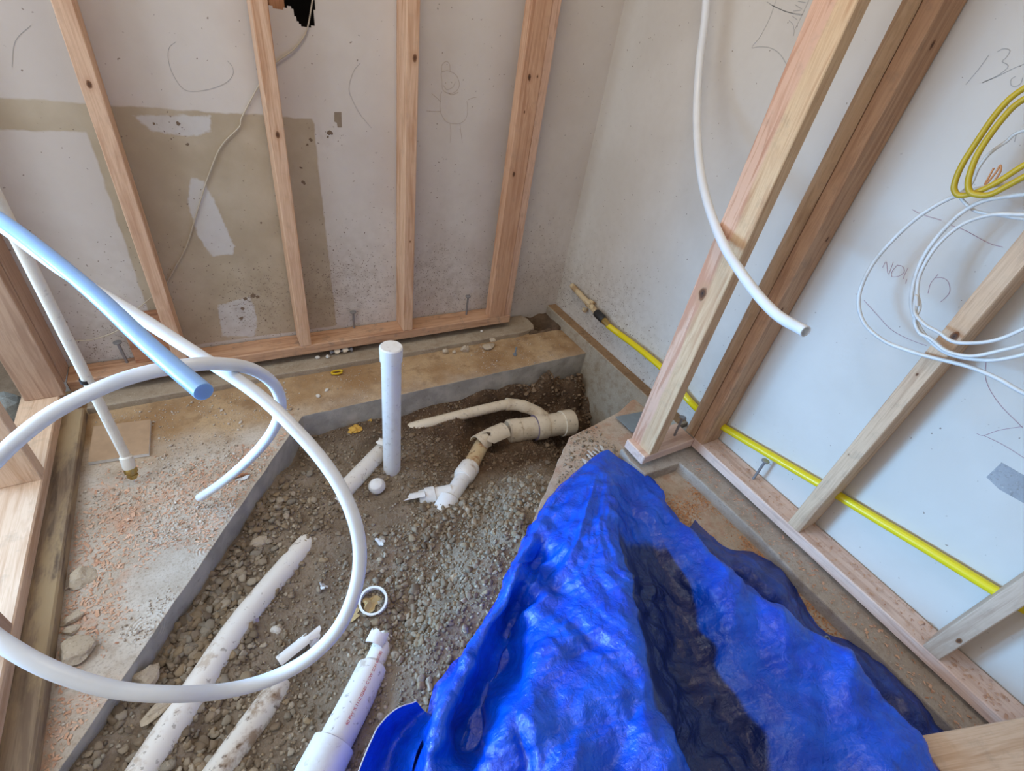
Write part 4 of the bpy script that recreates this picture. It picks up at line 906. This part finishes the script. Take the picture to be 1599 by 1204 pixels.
c_ = cable('electric_cable', [(1552, 262), (1545, 275), (1538, 288), (1545, 282), (1556, 268), (1562, 258), (1562, 268), (1552, 284)], 1.262, .0016, plain('copper_wire', srgb(206, 140, 84), .4), 'short bare copper tangle inside the yellow coil')
# thin wire on the back wall: from the hole, behind two studs, to the left post
wpts = [(489, -6), (486, 12), (481, 40), (474, 58), (458, 78), (434, 95), (420, 108), (410, 124), (395, 150), (377, 185), (374, 198), (352, 220), (340, 238), (328, 268), (317, 300), (305, 340), (291, 385), (272, 420), (255, 450)]
o = tube('telephone_wire', catmull([py_(x, y, WY - .006) for x, y in wpts] + [py_(232, 468, WY - .04), py_(210, 487, WY - .06), py_(190, 512, WY - .06), py_(160, 526, WY - .05), py_(131, 532, WY - .03), py_(100, 530, WY - .05)], 5), .0019, WHW, None, 8)
tag(o, 'thin cream wire trailing from the wall hole down behind the back studs', 'wire')

# ------------------------------------------------------------------ blue tarp
def tp(cx, cy, z): return pz(540 + cx / 1.6656, 690 + cy / 1.6656, z)
ROWS = [
 [(625, 55, .010), (640, 42, .014), (655, 32, .018), (665, 26, .020), (675, 22, .021), (683, 21, .021), (690, 26, .02), (698, 32, .018), (704, 37, .016), (710, 42, .013)],
 [(575, 95, .006), (590, 88, .03), (615, 80, .035), (645, 78, .056), (670, 78, .060), (690, 90, .058), (715, 95, .045), (735, 95, .037), (765, 90, .035), (795, 92, .03)],
 [(510, 175, .0), (530, 165, .04), (565, 165, .045), (620, 165, .08), (660, 165, .09), (702, 165, .095), (724, 178, .050), (752, 187, .040), (800, 182, .055), (845, 175, .05)],
 [(452, 262, -.008), (475, 255, .050), (520, 258, .042), (590, 258, .10), (650, 255, .112), (712, 255, .118), (742, 272, .060), (792, 277, .028), (860, 272, .06), (932, 270, .072)],
 [(430, 322, -.012), (446, 308, .048), (490, 322, -.005), (552, 332, .085), (640, 345, .125), (735, 345, .135), (768, 362, .062), (835, 367, .026), (930, 365, .08), (1012, 345, .095)],
 [(405, 380, -.015), (424, 354, .085), (476, 360, .100), (548, 385, .088), (650, 395, .13), (745, 400, .145), (782, 417, .064), (862, 422, .026), (980, 420, .085), (1085, 397, .105)],
 [(345, 470, -.03), (388, 446, .085), (436, 476, .000), (505, 476, .115), (640, 480, .145), (757, 470, .16), (795, 492, .066), (892, 502, .026), (1030, 490, .09), (1190, 470, .115)],
 [(290, 555, -.035), (340, 542, .095), (405, 568, .005), (476, 570, .13), (600, 570, .145), (772, 560, .175), (815, 582, .070), (932, 592, .028), (1090, 580, .09), (1292, 553, .12)],
 [(225, 655, -.035), (285, 638, .105), (366, 662, -.005), (445, 655, .14), (600, 660, .155), (797, 660, .19), (842, 682, .078), (972, 692, .030), (1150, 680, .09), (1387, 648, .125)],
 [(180, 760, -.035), (240, 745, .11), (332, 772, .000), (415, 755, .15), (590, 760, .165), (830, 760, .20), (880, 782, .080), (1012, 792, .032), (1210, 780, .09), (1480, 743, .125)],
 [(150, 860, -.035), (205, 855, .10), (310, 862, .075), (420, 860, .14), (600, 860, .175), (860, 860, .205), (912, 882, .086), (1052, 892, .036), (1280, 870, .09), (1545, 848, .125)],
 [(100, 1000, -.035), (170, 1000, .1), (300, 1000, .07), (430, 1000, .15), (610, 1000, .18), (890, 1000, .2), (950, 1020, .1), (1110, 1030, .06), (1380, 1000, .09), (1640, 990, .12)],
 [(20, 1200, -.035), (100, 1200, .05), (250, 1200, .05), (420, 1200, .08), (610, 1200, .10), (930, 1200, .12), (1000, 1220, .07), (1200, 1230, .05), (1500, 1200, .06), (1780, 1190, .06)]]
def smooth_grid(C, nu, nv):
    """Catmull-Rom through a control net (rows x cols x 3)"""
    def cr(A, n):
        A = np.asarray(A); m = len(A); t = np.linspace(0, m - 1, n); i = np.minimum(t.astype(int), m - 2); f = (t - i)[:, None, None]
        P = np.concatenate([2 * A[:1] - A[1:2], A, 2 * A[-1:] - A[-2:-1]]); a, b, c, d = P[i], P[i + 1], P[i + 2], P[i + 3]
        return .5 * (2 * b + (c - a) * f + (2 * a - 5 * b + 4 * c - d) * f ** 2 + (3 * b - a - 3 * c + d) * f ** 3)
    A = cr(C, nv); return np.swapaxes(cr(np.swapaxes(A, 0, 1), nu), 0, 1)
def tri(x): return np.abs((x % 1.0) * 2 - 1) * 2 - 1
def crumple_field(p, seed, spec):
    rr = np.random.default_rng(seed); s = 0
    for lam, amp, k in spec:
        for _ in range(k):
            th = rr.uniform(0, math.pi); dv = np.array([math.cos(th), math.sin(th)]); ph = rr.uniform(0, 9)
            w = .45 * fbm(np.concatenate([p[..., :2] / (lam * 2.4) + ph, np.full(p.shape[:-1] + (1,), ph)], -1), 2)
            m_ = sm(-.25, .45, fbm(np.concatenate([p[..., :2] / (lam * 2.0) + ph * 3, np.full(p.shape[:-1] + (1,), ph + 2)], -1), 2))
            s = s + amp * m_ * tri((p[..., :2] @ dv) / lam + w + ph)
    return s
def cloth(name, G, mat, parent, th=.0006, mats=None, faces_mat=None):
    ny, nx = G.shape[:2]; idx = np.arange(ny * nx).reshape(ny, nx)
    q = np.stack([idx[:-1, :-1], idx[:-1, 1:], idx[1:, 1:], idx[1:, :-1]], -1).reshape(-1, 4)
    o = obj(name, G.reshape(-1, 3), [tuple(map(int, f)) for f in q], mat, parent, smooth=True)
    bm = bmesh.new(); bm.from_mesh(o.data); bmesh.ops.recalc_face_normals(bm, faces=bm.faces[:])
    if sum(f.normal.z for f in bm.faces) < 0: bmesh.ops.reverse_faces(bm, faces=bm.faces[:])
    bm.to_mesh(o.data); bm.free(); return o
C_ = np.array([[tp(*c) for c in r] for r in ROWS])
tuck = C_[:, -1].copy(); tuck[:, 2] = .004; tuck[:, :2] -= (tuck[:, :2] - C_[:, -2][:, :2]) * .12
C_ = np.concatenate([C_, tuck[:, None]], 1)
G = smooth_grid(C_, 260, 240)
nrm = np.cross(np.gradient(G, axis=1), np.gradient(G, axis=0)); nrm /= np.linalg.norm(nrm, axis=-1)[..., None] + 1e-12; nrm *= np.sign(nrm[..., 2:3]) + (nrm[..., 2:3] == 0)
ramp_in = np.minimum(1, np.linspace(0, 8, G.shape[0]))[:, None]
UU, VV = np.meshgrid(np.linspace(0, 1, G.shape[1]), np.linspace(0, 1, G.shape[0]))
f = crumple_field(G, 5, [(.14, .0066, 3), (.062, .0040, 3), (.026, .0010, 3)])
# pull folds that run from the tip down the sheet, strongest on the left panel
q3 = np.stack([UU * 4, VV * 5, UU * 0], -1); wrp = .55 * fbm(q3, 3)
for frq, amp, ph in [(5.5, .013, .2), (11.0, .0065, .63), (19.0, .0028, .1)]:
    msk = sm(-.35, .5, fbm(q3 * np.array((1.6, 1.1, 1)) + ph * 20, 2))
    f = f + sm(.04, .4, VV) * amp * msk * tri(UU * frq + wrp * frq * .16 + VV * .8 + ph) * (.55 + .45 * (UU < .5))
G = G + nrm * (f * ramp_in)[..., None]
panel_shade = sm(.0, .02, UU - (.5 + .025 * sm(.6, 1, VV))) * (1 - sm(.0, .03, UU - .735 - .03 * fbm(q3 * 2, 2))) * sm(.19, .27, VV + .03 * fbm(q3 * 3, 2))  # shade painted as navy where the sheet drops from ridge to valley, away from the window
panel_shade = sm(.25, .75, panel_shade)
fl = np.where(right_side(G[..., 0], G[..., 1]) > -.02, .006, np.maximum(-.045, bed_h(G[..., 0], G[..., 1]) + .016)); G[..., 2] = np.maximum(G[..., 2], fl)
# plan of the ground the sheet covers (nothing loose is strewn there)
TG = .012; tset = np.zeros((220, 220), bool); ti = np.clip(((G[..., 0] + .6) / TG).astype(int), 0, 219); tj = np.clip(((G[..., 1] + .9) / TG).astype(int), 0, 219); tset[ti, tj] = True
te = tset.copy(); te[1:-1, 1:-1] = tset[1:-1, 1:-1] & tset[:-2, 1:-1] & tset[2:, 1:-1] & tset[1:-1, :-2] & tset[1:-1, 2:]
def covered(x, y): return te[np.clip(((np.asarray(x) + .6) / TG).astype(int), 0, 219), np.clip(((np.asarray(y) + .9) / TG).astype(int), 0, 219)]
def near_tarp(x, y): return tset[np.clip(((np.asarray(x) + .6) / TG).astype(int), 0, 219), np.clip(((np.asarray(y) + .9) / TG).astype(int), 0, 219)]
tarp = empty('tarp', C_[3, 5] * np.array((1, 1, 0)), 'big crumpled blue tarp heaped over the slab in the foreground', 'tarp')
sh = cloth('blue_sheet', G, TARP, tarp); at = sh.data.attributes.new('panel_shade', 'FLOAT', 'POINT'); at.data.foreach_set('value', panel_shade.ravel().astype(np.float32))
# dark folds of the same tarp showing their reverse
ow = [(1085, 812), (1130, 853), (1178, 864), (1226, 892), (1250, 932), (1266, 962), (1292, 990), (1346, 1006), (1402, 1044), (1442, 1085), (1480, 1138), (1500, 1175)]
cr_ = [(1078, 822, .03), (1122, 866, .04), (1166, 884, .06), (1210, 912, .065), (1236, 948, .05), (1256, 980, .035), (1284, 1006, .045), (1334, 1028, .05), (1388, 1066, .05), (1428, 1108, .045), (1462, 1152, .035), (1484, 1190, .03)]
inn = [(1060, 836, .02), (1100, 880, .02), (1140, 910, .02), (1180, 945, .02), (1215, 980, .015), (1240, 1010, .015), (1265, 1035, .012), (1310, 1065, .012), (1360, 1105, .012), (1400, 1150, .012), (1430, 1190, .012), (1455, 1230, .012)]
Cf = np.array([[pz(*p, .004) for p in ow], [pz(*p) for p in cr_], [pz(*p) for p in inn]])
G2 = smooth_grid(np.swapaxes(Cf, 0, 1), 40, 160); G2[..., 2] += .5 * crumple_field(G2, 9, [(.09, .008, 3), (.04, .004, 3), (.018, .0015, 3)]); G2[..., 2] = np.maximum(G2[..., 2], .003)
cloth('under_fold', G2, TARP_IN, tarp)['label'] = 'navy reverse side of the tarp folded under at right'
ol = [(650, 1096, .03), (618, 1108, .045), (594, 1130, .05), (577, 1162, .05), (560, 1204, .05), (545, 1250, .05), (525, 1330, .05)]
ml = [(662, 1110, -.02), (640, 1128, -.03), (622, 1150, -.035), (608, 1180, -.035), (595, 1215, -.035), (585, 1262, -.035), (570, 1340, -.03)]
il = [(675, 1120, .0), (668, 1140, .01), (655, 1165, .02), (645, 1195, .03), (640, 1230, .03), (630, 1275, .03), (620, 1350, .03)]
Cl = np.array([[pz(*p) for p in ol], [pz(*p) for p in ml], [pz(*p) for p in il]])
G3 = smooth_grid(np.swapaxes(Cl, 0, 1), 30, 80); G3[..., 2] += .4 * crumple_field(G3, 12, [(.08, .008, 3), (.035, .004, 3), (.018, .0015, 3)])
cloth('turned_corner', G3, TARP, tarp)
tube('hem', [G3[i, 0] for i in range(0, 80, 3)], .0012, PAPERW, tarp, 6)['label'] = 'white hem along the turned tarp corner'
gr = pz(1291, 999, .05); vs, fs = tube_geo([gr + np.array((.009 * math.cos(t), .006 * math.sin(t), .004 * math.sin(t))) for t in np.linspace(0, 2 * math.pi, 17)], .0022, 8)
obj('grommet', vs, fs, STEEL, tarp, True)['label'] = 'silver grommet'
fr = [(942, 701), (936, 703), (931, 706), (926, 709), (922, 713), (918, 718), (915, 722)]
vs, fs = [], []
for i, (x, y) in enumerate(fr):
    a = pz(x, y + 3, .015); b = pz(x - 4 - i % 2 * 3, y - 5 + i % 3 * 2, .012); s_ = np.array((.0035, -.0035, 0))
    k = len(vs); vs += [a - s_, a + s_, b + s_, b - s_]; vs += [v + np.array((0, 0, .0012)) for v in vs[k:k + 4]]
    fs += [(k + 3, k + 2, k + 1, k), (k + 4, k + 5, k + 6, k + 7)] + [(k + j, k + (j + 1) % 4, k + 4 + (j + 1) % 4, k + 4 + j) for j in range(4)]
obj('frayed_fringe', vs, fs, PAPERW, tarp)['label'] = 'white frayed threads at the tarp tip'

# ------------------------------------------------------------------ gravel: 300 largest as stones, the rest as one stuff part
base = []
for sd in range(8):
    bm = bmesh.new(); bmesh.ops.create_icosphere(bm, subdivisions=2 if sd < 4 else 1, radius=1); P = np.array([v.co[:] for v in bm.verts]); r = 1 + .28 * fbm(P * 1.3 + sd * 5.1, 2)
    rr = np.random.default_rng(sd)
    for _ in range(6):
        nn = rr.normal(size=3); nn /= np.linalg.norm(nn); dc = rr.uniform(.45, .7); dd = P @ nn; P = np.where((dd > dc)[:, None], P - nn * (dd - dc)[:, None], P)
    P = P * r[:, None] * np.array([1, rr.uniform(.7, .95), rr.uniform(.5, .75)]); T3 = np.array([[v.index for v in f_.verts] for f_ in bm.faces]); bm.free(); base.append((P, T3))
TINT = [srgb(164, 146, 124), srgb(180, 164, 142), srgb(146, 128, 106), srgb(194, 180, 160), srgb(132, 116, 96), srgb(170, 148, 118), srgb(162, 152, 136)]
TINT = np.array(TINT) * .80; DARK = np.array([srgb(108, 86, 66), srgb(94, 74, 56), srgb(124, 102, 80), srgb(138, 116, 94)])
N = 56000
X = nrnd.uniform(-.62, 1.312, N); Y = nrnd.uniform(-.35, 1.312, N)
sd_ = (X - A0[0]) * nl[0] + (Y - A0[1]) * nl[1]; keep = (sd_ < -.006) & (right_side(X, Y) < .004)
Rk = nrnd.lognormal(math.log(.0048), .42, N)
coarse = sm(.02, -.28, X - (Y - .7) * .35) * sm(1.1, .75, Y)                   # coarse washed stone at lower left
zone = fbm(np.stack([X * 5, Y * 5, X * 0], -1), 2)
Rk = Rk * (1 + .75 * coarse) * (1 + .25 * zone); wet = wetness(X, Y); Rk = Rk * (1 - .25 * wet)
smooth_dirt = np.exp(-(((X - .62) / .12) ** 2 + ((Y - .97) / .09) ** 2)) + np.exp(-(((X - .30) / .10) ** 2 + ((Y - .93) / .1) ** 2)) * .9 + np.exp(-(((X - .02) / .09) ** 2 + ((Y - .86) / .10) ** 2)) * .7 + .75 * sm(-.06, -.005, right_side(X, Y)) * (Y < .9)
keep &= ~covered(X, Y)
keep &= nrnd.random(N) > np.clip(smooth_dirt, 0, .93)
keep &= nrnd.random(N) < .55 + .45 * np.clip(zone + .5, 0, 1)
bankm = (X > 1.0) & (Y > 1.0); Rk = np.where(bankm, Rk * 1.9, Rk); Rk = np.clip(Rk, .0022, .0145)
X, Y, Rk, wet = X[keep], Y[keep], Rk[keep], wet[keep]; Z = bed_h(X, Y) + Rk * .25
pxs, pys, dep = proj(np.stack([X, Y, Z], -1)); vis = (pxs > -60) & (pxs < 1000) & (pys > 540) & (pys < 1290)
X, Y, Z, Rk, wet, pxs, pys, dep = [a_[vis] for a_ in (X, Y, Z, Rk, wet, pxs, pys, dep)]
inframe = (pxs > 5) & (pxs < 900) & (pys > 560) & (pys < 1195) & ~((pys > 1090) & (pxs > 560)) & ~((pxs > 940 - (pys - 700) * .78) & (pys > 700))
score = np.where(inframe, Rk / dep, 0); order = np.argsort(-score); big = order[:300]; rest = order[300:]
col = TINT[nrnd.integers(0, len(TINT), len(X))]; cold = DARK[nrnd.integers(0, len(DARK), len(X))]
tint = col * (1 - wet[:, None]) + cold * wet[:, None]; tint = tint * nrnd.uniform(.8, 1.15, (len(X), 1)); tint[:, 3] = 1
def euler_mats(n):
    a, b, c = nrnd.uniform(0, 6.28, n), nrnd.uniform(-.5, .5, n), nrnd.uniform(-.5, .5, n)
    z_, o_ = np.zeros(n), np.ones(n)
    Rz = np.stack([np.cos(a), -np.sin(a), z_, np.sin(a), np.cos(a), z_, z_, z_, o_], -1).reshape(n, 3, 3)
    Rx = np.stack([o_, z_, z_, z_, np.cos(b), -np.sin(b), z_, np.sin(b), np.cos(b)], -1).reshape(n, 3, 3)
    Ry = np.stack([np.cos(c), z_, np.sin(c), z_, o_, z_, -np.sin(c), z_, np.cos(c)], -1).reshape(n, 3, 3)
    return Rz @ Rx @ Ry
def fast_mesh(name, V, T3, attr=None, kind='FLOAT_COLOR', smooth=False):
    me = bpy.data.meshes.new(name); me.vertices.add(len(V)); me.vertices.foreach_set('co', np.ascontiguousarray(V, np.float32).ravel())
    k = T3.shape[1]; me.loops.add(T3.size); me.loops.foreach_set('vertex_index', T3.ravel().astype(np.int32)); me.polygons.add(len(T3))
    me.polygons.foreach_set('loop_start', np.arange(0, T3.size, k, dtype=np.int32))
    if smooth: me.polygons.foreach_set('use_smooth', np.ones(len(T3), bool))
    if attr:
        for nm, val in attr.items():
            at = me.attributes.new(nm, kind, 'POINT'); at.data.foreach_set('color' if kind == 'FLOAT_COLOR' else 'value', np.ascontiguousarray(val, np.float32).ravel())
    me.update(); me.validate(); return me
def scatter(name, bases, X, Y, Z, Rr, tints, mat, parent, pick=None):
    Ms = euler_mats(len(X)); Vs, Ts, Cs = [], [], []; o_ = 0; which = nrnd.integers(0, len(bases), len(X)) if pick is None else pick
    for b in range(len(bases)):
        P, T3 = bases[b]; ii = np.where(which == b)[0]
        if not len(ii): continue
        V = np.einsum('nij,pj->npi', Ms[ii], P) * Rr[ii][:, None, None] + np.stack([X[ii], Y[ii], Z[ii]], -1)[:, None, :]
        Vs.append(V.reshape(-1, 3)); Ts.append((T3[None] + (np.arange(len(ii)) * len(P))[:, None, None]).reshape(-1, T3.shape[1]) + o_); o_ += len(ii) * len(P)
        Cs.append(np.repeat(tints[ii], len(P), axis=0))
    if tints.ndim == 2: me = fast_mesh(name, np.concatenate(Vs), np.concatenate(Ts), {'tint': np.concatenate(Cs)}, smooth=True)
    else: me = fast_mesh(name, np.concatenate(Vs), np.concatenate(Ts), {'rnd': np.concatenate(Cs)}, 'FLOAT')
    return link(name, me, mat, parent)
pick = np.where(Rk[rest] > .008, nrnd.integers(0, 4, len(rest)), nrnd.integers(4, 8, len(rest)))
gv = scatter('gravel', base, X[rest], Y[rest], Z[rest], Rk[rest], tint[rest], STONE, bed, pick); gv['kind'] = 'stuff'
smesh = []
for b in range(4):
    P, T3 = base[b]; smesh.append(fast_mesh('gravel_stone', P, T3, {'tint': np.ones((len(P), 4))}, smooth=True)); smesh[-1].materials.append(STONE)
for i in big:
    o = bpy.data.objects.new('gravel_stone', smesh[int(i) % 4]); COL.objects.link(o); o.parent = bed; o.location = (X[i], Y[i], Z[i]); o.scale = (Rk[i],) * 3
    o.rotation_euler = (rnd.uniform(-.5, .5), rnd.uniform(-.5, .5), rnd.uniform(0, 6.28)); o.color = tuple(tint[i])
gv.color = (1, 1, 1, 1)

# ------------------------------------------------------------------ shavings, plaster crumbs and sawdust
def curls(name, X, Y, Z, L, mat, parent=None):
    n = len(X); a = nrnd.uniform(0, 6.28, n); w = L * nrnd.uniform(.25, .5, n); h = L * nrnd.uniform(.05, .35, n); d = np.stack([np.cos(a), np.sin(a)], -1); s_ = np.stack([-np.sin(a), np.cos(a)], -1)
    V = np.zeros((n, 6, 3)); c = np.stack([X, Y], -1)
    for k, (t, zz) in enumerate([(-1, 0), (0, 1), (1, .15)]):
        V[:, 2 * k, :2] = c + d * (t * L / 2)[:, None] + s_ * (w / 2)[:, None]; V[:, 2 * k + 1, :2] = c + d * (t * L / 2)[:, None] - s_ * (w / 2)[:, None]
        V[:, 2 * k, 2] = Z + h * zz + .0008; V[:, 2 * k + 1, 2] = Z + h * zz * .7 + .0008
    q = np.array([[0, 2, 3, 1], [2, 4, 5, 3]]); T4 = (q[None] + (np.arange(n) * 6)[:, None, None]).reshape(-1, 4)
    me = fast_mesh(name, V.reshape(-1, 3), T4, {'rnd': np.repeat(nrnd.random(n), 6)}, 'FLOAT'); o = link(name, me, mat, parent); o['kind'] = 'stuff'; return o
def on_left(n, ymax=1.45):
    x = nrnd.uniform(-.448, .1, n); y = nrnd.uniform(.45, ymax, n); s_ = (x - A0[0]) * nl[0] + (y - A0[1]) * nl[1]; k = s_ > .008; return x[k], y[k]
x, y = on_left(16000); p = sm(-.15, .5, fbm(np.stack([x * 6, y * 6, x * 0 + 4], -1), 3) + .5 * sm(-.2, -.42, x) + .25 * sm(1.1, .8, y)) * sm(1.4, 1.1, y); k = nrnd.random(len(x)) < p * .75; x, y = x[k], y[k]
o = curls('wood_shavings', x, y, x * 0, nrnd.lognormal(math.log(.0052), .4, len(x)), SHAV); tag(o, 'reddish wood shavings scattered over the left slab', 'shavings')
x, y = on_left(26000, 1.5); p = sm(-.3, .4, fbm(np.stack([x * 8, y * 8, x * 0], -1), 3)) * (1 - .6 * sm(1.2, 1.35, y)); k = nrnd.random(len(x)) < p * .6; x, y = x[k], y[k]; r = nrnd.lognormal(math.log(.0018), .5, len(x)).clip(.0008, .007)
o = scatter('plaster_crumbs', base[4:], x, y, r * .3, r, nrnd.random(len(x)), CRUMB, None); tag(o, 'pale plaster crumbs and grit on the left slab', 'crumbs', kind='stuff')
n = 5000; x = nrnd.uniform(.1, 1.3, n); y = nrnd.uniform(1.325, 1.51, n); k = nrnd.random(n) < .05 + .3 * sm(.1, .6, fbm(np.stack([x * 7, y * 7, x * 0], -1), 2)); x, y = x[k], y[k]; r = nrnd.lognormal(math.log(.0014), .5, len(x)).clip(.0007, .005)
o = scatter('rear_grit', base[4:], x, y, r * .3, r, nrnd.random(len(x)), CRUMB, None); tag(o, 'fine grit on the muddy rear slab strip', 'grit', kind='stuff')
n = 22000; x = nrnd.uniform(.98, 1.2, n); y = nrnd.uniform(-.35, .63, n); p = sm(-.45, .3, fbm(np.stack([x * 8, y * 8, x * 0 + 2], -1), 3)); k = (nrnd.random(n) < p * .75) & ~near_tarp(x, y); x, y = x[k], y[k]
o = curls('sawdust', x, y, x * 0, nrnd.lognormal(math.log(.0045), .35, len(x)), SAWD); tag(o, 'orange brown sawdust on the floor between tarp and right curb', 'sawdust')
n = 900; x = np.concatenate([nrnd.uniform(1.285, 1.355, n), nrnd.uniform(1.21, 1.275, n)]); y = nrnd.uniform(-.4, .62, 2 * n); z = np.where(x > 1.28, .0905, .0405)
o = curls('plate_shavings', x[nrnd.random(2 * n) < .5], y[:0], z[:0], z[:0], SAWD) if False else None
k = nrnd.random(2 * n) < .42; o = curls('plate_shavings', x[k], y[k], z[k], nrnd.lognormal(math.log(.006), .35, k.sum()), SHAV); tag(o, 'loose shavings strewn on the right plate and curb', 'shavings')
n = 5200; x = nrnd.uniform(.6, 1.06, n); y = nrnd.uniform(.45, .94, n); rs_ = right_side(x, y); k = (rs_ > .005) & (y < .88 + .17 * (x - .85)) & (nrnd.random(n) < .6) & ~near_tarp(x, y); x, y = x[k], y[k]; r = nrnd.lognormal(math.log(.0026), .5, len(x)).clip(.001, .010); tt = TINT[nrnd.integers(0, len(TINT), len(x))]
o = scatter('spilled_gravel', base[4:], x, y, r * .3, r, tt, STONE, None); tag(o, 'loose grit spilled over the right slab around the tarp tip', 'gravel', kind='stuff')
